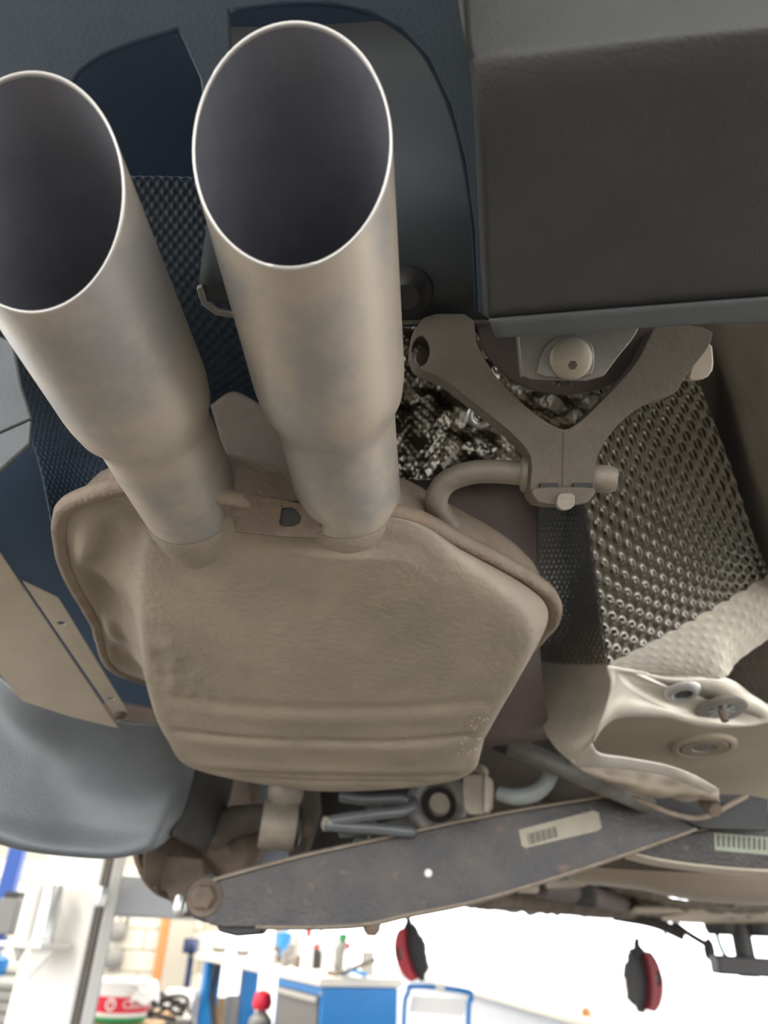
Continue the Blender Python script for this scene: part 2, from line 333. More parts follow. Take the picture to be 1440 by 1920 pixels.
# ---------------------------------------------------------------- workbench
BT = -.28+CZ; C0 = np.array([*P(607, 1832, z=-.28)[:2], 0]); bu = np.array([-.506, .863, 0]); bv = np.array([.863, .506, 0])
def bb(a0, a1, b0, b1, z0, z1): return box(C0+bu*(a0+a1)/2+bv*(b0+b1)/2+np.array([0, 0, (z0+z1)/2]), (a1-a0, b1-b0, z1-z0), bu, bv, UPV)
t = thing('workbench', C0+bu*1.5, 'long workbench with pale top on blue steel legs', 'workbench')
build('bench_top', bb(-.02, 3.5, -.03, .56, BT-.05, BT), M['benchtop'], t, bevel=.006)
def benchspan(x):    # distance along bench front for a pixel column
    best = min(np.linspace(0, 3.6, 400), key=lambda a: abs((lambda q: 720+F*np.dot(q, RT)/np.dot(q, FWD)-x)(C0+bu*a+np.array([0, 0, BT-.2])-CAMP))); return best
lg = benchspan(381)
for b in (0.0, .38): build('leg', bb(lg-.06, lg+.06, b, b+.15, 0, BT-.05), M['blue'], t, bevel=.004)
gq = C0+bu*(lg-.06)+bv*.06
build('gusset', slab([gq+np.array([0, 0, BT-.06]), gq-bu*.16+np.array([0, 0, BT-.06]), gq-bu*.05+np.array([0, 0, BT-.28]), gq-bu*.42+np.array([0, 0, BT-.62]), gq-bu*.3+np.array([0, 0, BT-.62]), gq+np.array([0, 0, BT-.34])], .03), M['black'], t)
cw = benchspan(517)
build('rear_panel', bb(cw+.03, benchspan(470), .3, .33, .1, BT-.05), M['blue2'], t)
print('BENCH', cw, lg)
t = thing('drawer_cabinet', C0+bu*cw/2+bv*.25, 'blue cabinet with grey drawers under the bench end', 'cabinet')
build('carcass', [bb(0, .035, 0, .53, .05, BT-.055), bb(cw-.05, cw, 0, .53, .05, BT-.055), bb(.035, cw-.05, 0, .53, BT-.10, BT-.055), bb(.035, cw-.05, .05, .53, .05, BT-.1), bb(.035, cw-.05, 0, .05, .05, .1)], M['blue'], t)
z = BT-.105
for k in range(3):
    dz = .265; d = build('drawer', bb(.045, cw-.06, -.012, .05, z-dz+.012, z), M['greydrawer'], t, bevel=.004)
    build('drawer_handle', bb(.045, cw-.06, -.03, -.012, z-.035, z-.006), M['chan'], d, bevel=.004); z -= dz
build('corner_screw', lathe([(0, 0), (.014, 0), (.012, .008), (0, .01)], C0+bu*.02+bv*0+np.array([0, 0, BT-.09]), -bv, 16), M['steel'], t)
# things on the bench: (pixel x, depth across bench, radius, height, kind)
def benchpt(x, b):
    best = min(np.linspace(0, 3.5, 600), key=lambda a: abs((lambda q: 720+F*np.dot(q, RT)/np.dot(q, FWD)-x)(C0+bu*a+bv*b+np.array([0, 0, BT+.1])-CAMP))); return C0+bu*best+bv*b+np.array([0, 0, BT])
def bottle(c, r, h, mm, cap, label, cat='bottle', group='bottles and cans on the workbench'):
    t = thing(cat.replace(' ', '_'), c, label, cat, group)
    build('body', lathe([(0, 0), (r, 0), (r, h*.62), (r*.8, h*.72), (r*.45, h*.78), (r*.45, h*.84), (0, h*.84)], c, UPV, 20), mm, t)
    build('cap', lathe([(0, h*.82), (r*.55, h*.82), (r*.55, h), (0, h)], c, UPV, 20), cap, t); return t
bottle(benchpt(576, .10), .042, .26, M['plastic_white'], M['pinkred'], 'white and red spray bottle nearest the bench front edge')
bottle(benchpt(599, .38), .045, .30, M['plastic_white'], M['plastic_white'], 'tall white bottle at the middle of the bench')
bottle(benchpt(641, .25), .055, .24, M['grey'], M['green'], 'dark bottle with green cap near the bench end')
bottle(benchpt(652, .22), .028, .19, M['plastic_white'], M['pinkred'], 'slim white bottle with red cap beside the dark bottle')
bottle(benchpt(592, .30), .05, .16, M['black'], M['pinkred'], 'squat black can with red top behind the spray bottle')
tag(build('tin_can', lathe([(0, 0), (.045, 0), (.047, .01), (.045, .02), (.045, .13), (.047, .14), (0, .14)], benchpt(690, .42), UPV, 20), M['chan']), 'plain grey tin can at the right bench end', 'can')
tag(build('paint_pot', lathe([(0, 0), (.06, 0), (.065, .12), (.06, .13), (0, .13)], benchpt(492, .2), UPV, 20), M['plastic_white'], bevel=.004), 'white pot on the bench left of the dark clutter', 'pot')
for k, (x, b, lb) in enumerate([(415, .25, 'left of two small dark dishes at far bench end'), (457, .3, 'right of two small dark dishes at far bench end')]):
    c = benchpt(x, b); t = thing('dish', c, lb, 'dish', 'small dishes on the bench')
    build('bowl', lathe([(0, 0), (.05, 0), (.09, .05), (.085, .055), (.045, .01), (0, .01)], c, UPV, 22), M['grey'], t)
    build('contents', lathe([(0, .03), (.06, .03), (.05, .1), (.03, .13), (0, .13)], c, UPV, 18), M['plastic_white'], t)
for k, (x, b, s, mm, lb) in enumerate([(506, .3, (.10, .07, .10), 'grey', 'small grey metal part nearest the white pot'), (520, .22, (.08, .08, .12), 'rust', 'rust brown metal part among the bench clutter'), (531, .36, (.10, .10, .22), 'blue', 'blue box standing among the bench clutter'), (545, .25, (.1, .09, .14), 'grey', 'grey metal part right of the blue box'), (523, .45, (.16, .08, .3), 'card', 'brown card box at the back of the bench')]):
    c = benchpt(x, b); a = .4*k
    if mm in ('card', 'blue'):
        t = thing('parts_box', c, lb, 'box'); build('carton', box(c+np.array([0, 0, s[2]/2]), s, (math.cos(a), math.sin(a), 0), (-math.sin(a), math.cos(a), 0), UPV), M[mm], t, bevel=.004)
        build('flap', box(c+np.array([.02, 0, s[2]+.01]), (s[0]*.9, s[1]*.5, .006), (math.cos(a), math.sin(a), .3), (-math.sin(a), math.cos(a), 0)), M[mm], t)
    else: tag(build('metal_part', [lathe([(0, 0), (s[0]*.6, 0), (s[0]*.6, s[2]*.4), (s[0]*.3, s[2]*.5), (s[0]*.3, s[2]), (0, s[2])], c, UPV, 18), box(c+np.array([0, 0, s[2]*.3]), (s[0]*1.3, s[1]*.5, s[2]*.25))], M[mm], bevel=.003), lb, 'machine part')
for k, (x, b, r_, h_, mm, lb) in enumerate([(512, .12, .04, .09, 'steel', 'short bright steel bush at the bench front left'), (536, .12, .035, .11, 'grey', 'narrow grey bush left of the spray bottle'), (553, .34, .05, .2, 'chan', 'tall pale grey cylinder behind the spray bottle'), (563, .2, .04, .08, 'rust', 'low rusty ring just left of the spray bottle'), (626, .4, .05, .22, 'plastic_white', 'plain white tub left of the dark green capped bottle'), (617, .15, .05, .07, 'plastic_white', 'low white lid near bench front centre')]):
    c = benchpt(x, b); tag(build('machine_bush', lathe([(r_*.5, 0), (r_, 0), (r_, h_*.4), (r_*.8, h_*.45), (r_*.8, h_*.9), (r_*.6, h_), (r_*.5, h_)], c, UPV, 18, True), M[mm], bevel=.002), lb, 'workshop part')
c = benchpt(668, .12); tag(build('pry_bar', tube([c+bu*.22+np.array([0, 0, .012]), c+np.array([0, 0, .02]), c-bu*.0+bv*.14+np.array([0, 0, .07]), c+bv*.24+np.array([0, 0, .1])], .012, 10), M['rust']), 'brown bar lying at the right bench end', 'bar')
c = benchpt(687, .2); tag(build('blue_cloth', [(lambda q: (q[0], q[1]))(patch([[c+np.array([-.06, -.05, .004]), c+np.array([0, -.06, .03]), c+np.array([.09, -.04, .006])], [c+np.array([-.07, 0, .02]), c+np.array([0, 0, .045]), c+np.array([.1, 0, .025])], [c+np.array([-.06, .06, .004]), c+np.array([0, .06, .03]), c+np.array([.08, .05, .004])]], 14, 14))], M['blue'], solid=.004), 'small blue cloth folded on the right bench end', 'cloth')

# under the bench
c = P(392, 1915, Y=6.2)
def carton(p, s, lb, mm='card', rot=.3):
    t = thing('carton', (p[0], p[1], 0), lb, 'box'); u = (math.cos(rot), math.sin(rot), 0); v = (-math.sin(rot), math.cos(rot), 0)
    build('body', box((p[0], p[1], s[2]/2), s, u, v, UPV), M[mm], t, bevel=.004)
    build('flap', box((p[0]+.03, p[1]-s[1]/2-.01, s[2]-.03), (s[0]*.96, .006, .1), u, (v[0], v[1], .5), UPV), M[mm], t); return t
carton(P(404, 1900, Y=8.6), (.32, .28, P(404, 1872, Y=8.6)[2]), 'brown cardboard box behind the blue bench leg')
carton(P(338, 1890, Y=7.9), (.26, .24, P(338, 1855, Y=7.9)[2]), 'white storage box left of the blue bench leg', 'plastic_white', .1)
carton(P(262, 1915, Y=6.9), (.5, .3, P(262, 1895, Y=6.9)[2]), 'low brown carton standing behind the red labelled bucket', 'card', -.2)
c = P(442, 1890, Y=8.2); tag(build('grey_bin', lathe([(0, 0), (.09, 0), (.11, P(442, 1868, Y=8.2)[2]), (.105, P(442, 1868, Y=8.2)[2]), (.085, .02), (0, .02)], (c[0], c[1], 0), UPV, 24), M['chan']), 'tall grey bin under the bench left of cabinet', 'bin')
c = P(490, 1900, Y=6.35); hz = P(490, 1893, Y=6.35)[2]
tag(build('grey_sack', lathe([(0, 0), (.10, 0), (.11, hz*.4), (.085, hz*.9), (.03, hz-.003), (0, hz-.003)], (c[0], c[1], 0), UPV, 20), M['grey']), 'grey bundle standing beside the blue cabinet', 'sack')
tag(build('red_cap', lathe([(0, 0), (.06, 0), (.075, .04), (.06, .1), (.02, .12), (0, .12)], (c[0], c[1], hz), UPV, 20), M['redlabel']), 'bright red rounded cap on top of the grey bundle', 'cap')
hc = P(300, 1885, Y=5.7); loops = []
for k in range(4):
    loops.append(tube([np.array([hc[0]+(.16+.05*math.cos(a*1.3+k))*math.cos(a+k), hc[1]+.12*math.sin(a+k), hc[2]-.03+.05*k*.4+.035*math.sin(2*a+k)]) for a in np.linspace(0, 5.6, 12)], .012, 8))
stand = thing('hose_reel_stool', (hc[0], hc[1], 0), 'dark stool carrying the coiled hose beside the bucket', 'stool')
build('seat', box((hc[0], hc[1], hc[2]-.11), (.4, .3, .06)), M['black'], stand, bevel=.01)
for sx in (-.17, .17):
    for sy in (-.12, .12): build('leg', box((hc[0]+sx, hc[1]+sy, (hc[2]-.14)/2), (.03, .03, hc[2]-.14)), M['black'], stand)
tag(build('coiled_hose', loops, M['black']), 'dark coiled air hose heaped right of the bucket', 'hose')

# bucket
bx = P(229, 1870, Y=4.7); zt = P(232, 1836, Y=4.7)[2]; zb = P(225, 1913, Y=4.7)[2]; br = .165
st = thing('bucket_stand', (bx[0], bx[1], 0), 'pale crate carrying the red labelled bucket', 'crate')
build('crate_body', box((bx[0], bx[1], zb/2-.004), (.42, .4, zb-.01)), M['card'], st, bevel=.01)
t = thing('bucket', (bx[0], bx[1], zb), 'white plastic bucket with red label band and green base', 'bucket')
H = zt-zb
build('pail', lathe([(0, .004), (br*.86, .004), (br*.88, .012), (br*.99, H*.9), (br*1.05, H*.91), (br*1.05, H*.99), (br, H), (br*.96, H*.97), (br*.84, .03), (0, .03)], (bx[0], bx[1], zb), UPV, 40), M['plastic_white'], t)
build('base_band', lathe([(br*.872, .0), (br*.885, .004), (br*.892, .045), (br*.88, .05)], (bx[0], bx[1], zb), UPV, 40, True), M['green'], t)
lab = build('label_band', lathe([(br*.924, H*.24), (br*.932, H*.24), (br*.962, H*.62), (br*.95, H*.62)], (bx[0], bx[1], zb), UPV, 40, True), M['redlabel'], t)
bag = build('liner_bag', patch([[np.array([bx[0]+br*1.06*math.cos(a), bx[1]+br*1.06*math.sin(a), zb+H*(1.0-.02*k)-0*k]) * np.array([1, 1, 1]) for a in np.linspace(-1.6, .5, 9)] if k == 0 else [np.array([bx[0]+br*(1.08+.05*k)*math.cos(a), bx[1]+br*(1.08+.05*k)*math.sin(a), zb+H*(1.0-.17*k)-.012*math.sin(a*9)]) for a in np.linspace(-.7-.1*k, .45, 9)] for k in range(4)], 30, 16), M['plastic_white'], t, solid=.002)
hm = bpy.data.curves.new('txt', 'FONT'); hm.body = 'Castrol'; hm.size = .085; hm.align_x = 'CENTER'; hm.align_y = 'CENTER'
def text_geom(body, size):
    cu = bpy.data.curves.new('tmp', 'FONT'); cu.body = body; cu.size = size; cu.align_x = 'CENTER'; cu.align_y = 'CENTER'; cu.extrude = .0008
    ob = bpy.data.objects.new('tmp', cu); COL.objects.link(ob); bpy.context.view_layer.update()
    me = ob.evaluated_get(bpy.context.evaluated_depsgraph_get()).to_mesh(); v = np.array([tuple(x.co) for x in me.vertices]); f = [tuple(p.vertices) for p in me.polygons]
    bpy.data.objects.remove(ob); bpy.data.curves.remove(cu); return v, f
bpy.data.curves.remove(hm)
tv, tf = text_geom('Castrol', .056)
cang = math.atan2(-bx[1], -bx[0])+.28
def wrapb(v, zoff, da):
    a = cang+da+v[:, 0]/br; r_ = br*.962+v[:, 2]; zz = zb+H*.44+zoff+v[:, 1]
    return np.stack([bx[0]+r_*np.cos(a), bx[1]+r_*np.sin(a), zz], 1)
build('lettering', (wrapb(tv, 0, .30), tf), M['plastic_white'], lab)
rg = lathe([(.020, 0), (.029, 0), (.029, .002), (.020, .002)], (0, 0, 0), UPV, 28, True); sl = box((0, 0, .001), (.009, .022, .002))
build('roundel', [(wrapb(rg[0], 0, -.62), rg[1]), (wrapb(sl[0], .006, -.62), sl[1])], M['plastic_white'], lab)

# folding chair with blue tube frame
q = [P(757, 1920, Y=4.3), P(765, 1862, Y=4.3), P(778, 1849, Y=4.3), P(870, 1858, Y=4.2), P(884, 1872, Y=4.2), P(878, 1920, Y=4.2)]
cc = np.mean(q, 0); t = thing('folding_chair', (cc[0], cc[1], 0), 'white chair with blue tube frame before the low wall', 'chair')
build('back_frame', tube([np.array([q[0][0], q[0][1]+.1, 0])]+q+[np.array([q[5][0], q[5][1]+.1, 0])], .012, 10, 80), M['blue'], t)
build('backrest', slab([P(772, 1866, Y=4.31), P(874, 1874, Y=4.21), P(868, 1905, Y=4.21), P(766, 1898, Y=4.31)], .012), M['plastic_white'], t, bevel=.003)
build('seat', box((cc[0], cc[1]-.18, .45), (.38, .36, .02), (1, -.2, 0), (.2, 1, 0)), M['plastic_white'], t, bevel=.006)
for s in (-.17, .17): build('leg', tube([np.array([cc[0]+s, cc[1]-.36, 0]), np.array([cc[0]+s, cc[1]-.02, .62])], .011, 8), M['blue'], t)
build('clip', box(P(826, 1853, Y=4.24), (.045, .03, .035)), M['plastic_white'], t, bevel=.006)

# ================================================================ THE CAR ABOVE THE LENS
# ---------------------------------------------------------------- underbody floor pan
t = thing('car_underbody', (0, 1.6, CZ+.5), 'dark haze-tinted car floor pan above everything', 'car underbody')
def floorz(x, y):
    z = .62 if y < .95 else .62-.30*min(1, (y-.95)/.35)
    return z - (.02 if y > 1.3 else 0)*math.sin(y*3)
ys = np.array([-.10, .1, .36, .6, .8, .95, 1.1, 1.3, 1.6, 2.2, 2.8, 3.4, 4.0, 4.6]); xs = np.linspace(-.85, 1.05, 9)
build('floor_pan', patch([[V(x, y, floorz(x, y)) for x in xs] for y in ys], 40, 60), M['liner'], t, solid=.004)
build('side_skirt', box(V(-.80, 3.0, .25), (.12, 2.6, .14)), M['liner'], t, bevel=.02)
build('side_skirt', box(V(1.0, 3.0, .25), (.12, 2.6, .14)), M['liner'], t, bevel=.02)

# ---------------------------------------------------------------- rear bumper
t = thing('rear_bumper', V(-.1, .2, .36), 'dark grey plastic rear bumper with cut-outs round both exhaust tips', 'bumper')
zP = .36
rows = [[P(x, y, z=z) for x, y, z in r] for r in [
    [(862, -260, .56), (1000, -290, .56), (1200, -320, .56), (1560, -360, .56), (2300, -440, .56)],
    [(855, -60, .43), (1000, -80, .43), (1200, -100, .43), (1560, -130, .43), (2300, -210, .43)],
    [(872, 70, .378), (1000, 60, .376), (1200, 40, .374), (1560, 5, .372), (2300, -66, .372)],
    [(893, 150, .362), (1000, 135, .36), (1200, 115, .36), (1560, 85, .36), (2300, 20, .36)],
    [(908, 330, .36), (1000, 325, .36), (1200, 310, .36), (1560, 290, .36), (2300, 245, .36)],
    [(916, 597, .36), (1000, 590, .36), (1200, 574, .36), (1560, 545, .36), (2300, 475, .36)]]]
build('bumper_skin', patch(rows, 40, 60), M['bumper'], t, solid=.0035, off=1)
lipr = [[P(x, y, z=z) for x, y, z in r] for r in [[(916, 596, .361), (1100, 581, .361), (1300, 565, .361), (1560, 544, .361), (2300, 474, .361)], [(917, 600, .357), (1100, 585, .357), (1300, 569, .357), (1560, 548, .357), (2300, 478, .357)], [(922, 616, .356), (1100, 601, .356), (1300, 584, .356), (1560, 562, .356), (2300, 491, .356)], [(930, 634, .362), (1100, 622, .362), (1300, 609, .362), (1560, 594, .362), (2300, 525, .362)]]]
build('bumper_lip', patch(lipr, 30, 14), M['lip'], t, solid=.003, off=1)
# recessed valance with the two cut-outs and the tongue between them
zr_ = .43
outl = [(-320, -260), (880, -260), (892, 60), (905, 300), (906, 590), (893, 585), (886, 430), (868, 300), (842, 200), (800, 110), (752, 58), (690, 24), (610, 7), (520, 8), (430, 20), (436, 150), (446, 420), (412, 420), (375, 150), (332, 55), (255, 78), (195, 102), (150, 132), (118, 180), (60, 260), (-60, 330), (-320, 380)]
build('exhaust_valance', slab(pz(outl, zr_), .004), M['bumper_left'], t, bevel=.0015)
wallA = [(862, -260), (866, 20), (884, 160), (893, 330), (900, 480), (904, 592)]; wallB = [(862, -260), (872, 70), (893, 150), (908, 330), (913, 480), (917, 597)]
build('valance_wall', patch([[P(*a, z=zr_) for a in wallA], [P(a[0]+4, a[1], z=.40) for a in wallA], [P(*b, z=.366) for b in wallB]], 40, 12), M['bumper'], t, solid=.003, off=1)
# turned-in edge of the right cut-out
edge = [(893, 585), (886, 430), (868, 300), (842, 200), (800, 110), (752, 58), (690, 24), (610, 7), (520, 8), (430, 20)]
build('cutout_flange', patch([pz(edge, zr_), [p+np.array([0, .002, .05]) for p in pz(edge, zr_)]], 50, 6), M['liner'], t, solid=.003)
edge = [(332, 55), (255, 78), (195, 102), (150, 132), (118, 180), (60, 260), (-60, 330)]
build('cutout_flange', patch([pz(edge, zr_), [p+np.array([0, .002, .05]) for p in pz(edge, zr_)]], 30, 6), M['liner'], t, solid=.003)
# left inner bracket of the bumper
build('side_bracket', slab([P(*a) for a in [(-160, 560, .42), (22, 640, .42), (38, 720, .43), (58, 785, .44), (-160, 880, .47)]], .004), M['lip'], t, bevel=.0015)
build('side_bracket', slab([P(*a) for a in [(-160, 884, .47), (58, 787, .44), (54, 832, .445), (0, 880, .455), (-160, 1000, .47)]], .004), M['lip'], t, bevel=.0015)

# apron sheet metal behind the bumper, seen through the right cut-out
t = thing('rear_apron', V(0, .40, .43), 'smooth grey sheet metal apron behind the right exhaust tip', 'body panel')
ap = [[P(x, y, z=z) for x, y, z in r] for r in [
    [(420, -60, .64), (560, -70, .64), (740, -80, .64), (960, -90, .64)],
    [(415, 120, .60), (560, 120, .60), (740, 110, .60), (960, 100, .60)],
    [(400, 330, .51), (560, 330, .51), (760, 320, .51), (960, 310, .51)],
    [(378, 490, .45), (560, 500, .45), (760, 500, .45), (960, 500, .45)],
    [(372, 560, .437), (560, 590, .437), (760, 598, .437), (960, 598, .437)]]]
build('apron_sheet', patch(ap, 30, 40), mat('apron_grey', (.050, .058, .060), .55, .2, (.04, .047, .05), 10, .6), t, solid=.002)
edgep = [(368, 540), (378, 572), (404, 592), (440, 598), (600, 606), (757, 610), (835, 606), (917, 608), (917, 600), (835, 598), (757, 602), (600, 596), (440, 588), (408, 582), (388, 564), (378, 538)]
build('hemmed_edge', slab(pz(edgep, .436), .004), M['galv'], t, bevel=.001)
build('rubber_plug', lathe([(0, .012), (.010, .012), (.014, .006), (.020, .003), (.021, 0), (0, 0)], P(764, 563, z=.436)+np.array([0, -.01, 0]), (0, -.35, -1), 28), M['black'], t)

# ---------------------------------------------------------------- muffler
t = thing('rear_muffler', V(-.16, .75, .15), 'dusty beige steel rear muffler with twin slash-cut exhaust tips', 'muffler')
Fc = [(-.129, .492), (-.031, .505), (.024, .556), (.088, .627), (.122, .69), (.125, .757), (.101, .875), (.091, 1.0), (.04, 1.07), (-.16, 1.1), (-.36, 1.07), (-.44, .98), (-.457, .907), (-.41, .75), (-.378, .611), (-.337, .511), (-.296, .473), (-.233, .455)]
Rc = [(-.13, .50), (-.03, .508), (.015, .552), (.066, .605), (.088, .65), (.083, .71), (.064, .79), (.047, .86), (.02, .955), (-.163, .997), (-.318, .946), (-.338, .87), (-.33, .77), (-.312, .69), (-.288, .6), (-.262, .53), (-.245, .508), (-.2, .5)]
NR = 220; Fo = crs_closed(Fc, NR); Ro = crs_closed(Rc, NR)
cen = np.array([-.14, .74]); zinc = lambda y: .42-.27*np.clip(y, .45, 1.1)
def ring(xy, z): return np.column_stack([xy, np.broadcast_to(z, len(xy))+CZ])
def inset(o, d):
    v = o-cen; l = np.linalg.norm(v, axis=1, keepdims=True); return o-v/l*np.reshape(d, (-1, 1))
zF = .298
rings = [ring(inset(Fo, .004), zF-.004), ring(inset(Fo, .014), zF-.004)]
Fi = inset(Fo, .015)
wt = (Ro[:, 0] < -.235)*1.0
for s in np.linspace(0, 1, 14):
    e = s; bul = math.sin(math.pi*s)*.006
    xy = Fi*(1-e)+Ro*e; ex = np.where(wt > .5, 3.6, 1.25); z = (zF-.004)*(1-s**ex)+(zinc(Ro[:, 1])+.006)*s**ex - wt*.010*math.sin(math.pi*min(1, s*1.6))**2*np.sin((xy[:, 1]-.5)*30)
    # stamped swages on the left flank
    sw = wt*.0045*np.sin(s*math.pi)*(np.sin((xy[:, 1]-.5)*46)-.2)
    xy = inset(xy, -bul+sw); rings.append(ring(xy, z))
prof = [(0, .006), (.004, .0025), (.010, .0002), (.018, -.001)]
for d, dz in prof[1:]:
    xy = inset(Ro, d); rings.append(ring(xy, zinc(xy[:, 1])+dz))
last = inset(Ro, .018)
for s in np.linspace(.97, .02, 46):
    xy = cen+(last-cen)*s; z = zinc(xy[:, 1])-.001-.010*(1-s*s)
    y = xy[:, 1]; x = xy[:, 0]; yy = y+.10*(x+.15)**2
    lat = np.clip((x+.33)/.05, 0, 1)*np.clip((.07-x)/.03, 0, 1)
    def groove(c, w_, a, m_=1): return a*np.exp(-((yy-c)/w_)**2)*m_
    z = z + (groove(.765, .010, .0018)-groove(.785, .014, .0014)+groove(.838, .006, .0036, np.clip(abs(x+.17)/.02, 0, 1))-groove(.855, .016, .0016)+groove(.935, .005, .0036)+groove(.952, .005, .0026)-groove(.915, .01, .002))*np.clip(lat+.35, 0, 1)
    z = z - .012*np.exp(-(((x+.075)/.06)**2+((y-.5)/.07)**2)) - .010*np.exp(-(((x+.215)/.055)**2+((y-.51)/.06)**2))*0+0
    rings.append(ring(xy, z))
low = loftrings(rings); v = low[0]
for i in range(len(v)):
    v[i, 2] += .0012*mnoise.noise(Vector(v[i]*np.array([9, 9, 9])))
    wr_ = math.exp(-((v[i, 0]+.30)/.045)**2-((v[i, 1]-.70)/.09)**2)
    v[i, 2] += .0035*wr_*mnoise.fractal(Vector(v[i]*np.array([60, 35, 40])), 1.0, 2.0, 4)
build('lower_shell', low, M['muffler'], t, ang=60)
up = [ring(inset(Fo, .004), zF+.004), ring(inset(Fo, .014), zF+.004)]
for s in np.linspace(0, 1, 14): up.append(ring(cen+(inset(Fo, .015)-cen)*math.cos(s*math.pi/2*.98), zF+.004+.10*math.sin(s*math.pi/2)**.7))
build('upper_shell', loftrings(up), M['weld'], t, ang=60)
fl = []
for d, dz in [(.013, -.005), (.006, -.0075), (.001, -.006), (-.001, 0), (.001, .006), (.006, .0075), (.013, .005)]:
    q = ring(inset(Fo, d), zF+dz); 
    for i in range(NR): q[i] += .0012*np.array(mnoise.noise_vector(Vector(q[i]*30)))
    fl.append(q)
build('rolled_seam', loftrings(fl, False), M['weld'], t, ang=80)
# rust hole plate between the pipes
hp = P(541, 970, Y=.4885); hdir = (P(541, 1008, Y=.497)-P(541, 940, Y=.480)); hdir /= np.linalg.norm(hdir)
hole = [hp+np.array([.0085*math.cos(a)*(1+.25*math.sin(3*a+1)), 0, 0])+hdir*.0095*math.sin(a)*(1+.2*math.cos(2*a)) for a in np.linspace(0, 2*math.pi, 15)[:-1]]
hh_ = P(480, 940, Y=.492)
plate = [P(x, y, Y=yy) for x, y, yy in [(430, 934, .480), (470, 928, .480), (520, 936, .480), (560, 944, .480), (600, 948, .480), (604, 1010, .497), (530, 1008, .497), (440, 998, .497)]]
build('end_plate', slab(plate, .003, [hole]), M['weld_dark'], t, bevel=.001)
build('hole_dark_backing', box(hp+np.cross(hdir, (1, 0, 0))*-.0045, (.026, .026, .003), (1, 0, 0), hdir, np.cross((1, 0, 0), hdir)), M['black'], t)  # black backing that paints the dark inside of the hole
def tip(base, tipc, ra, rb, flare_s, slope):
    base, tipc = np.asarray(base), np.asarray(tipc); ax = tipc-base; L_ = np.linalg.norm(ax); ax /= L_
    u = np.cross(ax, (0, 0, 1)); u /= np.linalg.norm(u); v_ = np.cross(u, ax); n = 72; A = np.arange(n)/n*2*math.pi
    st = [(-.02, ra), (.0, ra), (.03, ra), (flare_s-.045, ra), (flare_s-.038, ra*1.005), (flare_s-.022, ra*.25+rb*.75), (flare_s-.008, rb*.992), (flare_s, rb)]
    for s in np.linspace(flare_s+.01, L_, 9): st.append((s, rb))
    def rg(s, r, last):
        out = []
        for a in A:
            k = max(0, (s-flare_s)/(L_-flare_s)); sh = slope*r*math.sin(a)*k
            out.append(base+ax*(s+sh)+r*(math.cos(a)*u+math.sin(a)*v_))
        return np.array(out)
    outer = [rg(s, r, 0) for s, r in st]
    th = .0016; inner = [rg(s, r-th, 0) for s, r in reversed(st)]
    rim_ = [rg(L_-.0006, rb+.0001, 0), rg(L_+.0003, rb-.0003, 0), rg(L_+.0003, rb-th+.0003, 0), rg(L_-.0006, rb-th-.0001, 0)]
    return loftrings(outer, False), loftrings(inner+[rg(-.02, .001, 0)], True), loftrings(rim_, False), base, ax, ra
tipR = tip(P(655, 934, Y=.512), P(546, 272, Y=.215), .0438, .0525, .145, .72)
tipL = tip(P(362, 945, Y=.515), P(58, 362, Y=.225), .0428, .0520, .145, .72)
for q, lb in ((tipR, 'right exhaust tip, warm stained steel'), (tipL, 'left exhaust tip, cut off by the photo edge')):
    o = build('exhaust_tip', q[0], M['tip'], t, ang=50)
    build('bore', q[1], M['tip_inner'], o, ang=50); build('cut_rim', q[2], M['rim'], o, ang=80)
    b, ax, ra = q[3:]
    build('weld_collar', lathe([(ra+.0003, .0025), (ra+.0012, .0), (ra+.0016, -.012), (ra+.0016, -.026), (ra-.001, -.045), (ra-.006, -.075)], b, ax, 60), M['muffler'], o)
# dust shavings and weld spatter
sp = P(358, 910, Y=.476); sps = []
for k in range(14):
    c = sp+np.array([random.uniform(-.009, .009), random.uniform(-.004, .0), random.uniform(-.004, .004)])
    sps.append(lathe([(0, -.0015), (.0015, -.0005), (.001, .001), (0, .0013)], c, (random.random(), -1, random.random()), 7))
stuff(build('weld_spatter', sps, M['rim'], t))
wet = []
for k in range(26):
    f = random.random(); a_ = np.array([.062, .79, zinc(.79)])*(1-f)+np.array([.045, .875, zinc(.875)])*f
    c = V(a_[0]+random.uniform(-.030, -.010), a_[1], a_[2]-.0035); r_ = random.uniform(.0006, .0015)
    wet.append(lathe([(0, -r_), (r_*.8, -r_*.5), (r_, 0), (0, r_)], c, (random.random()-.5, -.4, -1), 7))
stuff(build('wet_specks', wet, M['rim'], t))
# hanger rod: welded along the shell, loops forward into the rubber
rp = [P(858, 1000, Y=.60), P(828, 966, Y=.55), P(818, 938, Y=.525), P(836, 905, Y=.513), P(880, 887, Y=.507), P(930, 884, Y=.503), P(990, 889, Y=.50)]
build('hanger_rod', tube(rp, .0100, 18), M['rod'], t)
ax_ = P(1130, 897, Y=.495)-P(990, 889, Y=.50); ax_ /= np.linalg.norm(ax_)
build('rod_collar', lathe([(0, -.005), (.013, -.005), (.0155, -.003), (.0155, .001), (.012, .003), (0, .003)], P(988, 889, Y=.50), ax_, 28), M['rod'], t)
build('rod_end', lathe([(0, -.01), (.010, -.01), (.0115, -.006), (.0115, .006), (.009, .012), (0, .013)], P(1128, 898, Y=.495), ax_, 28), M['rod'], t)

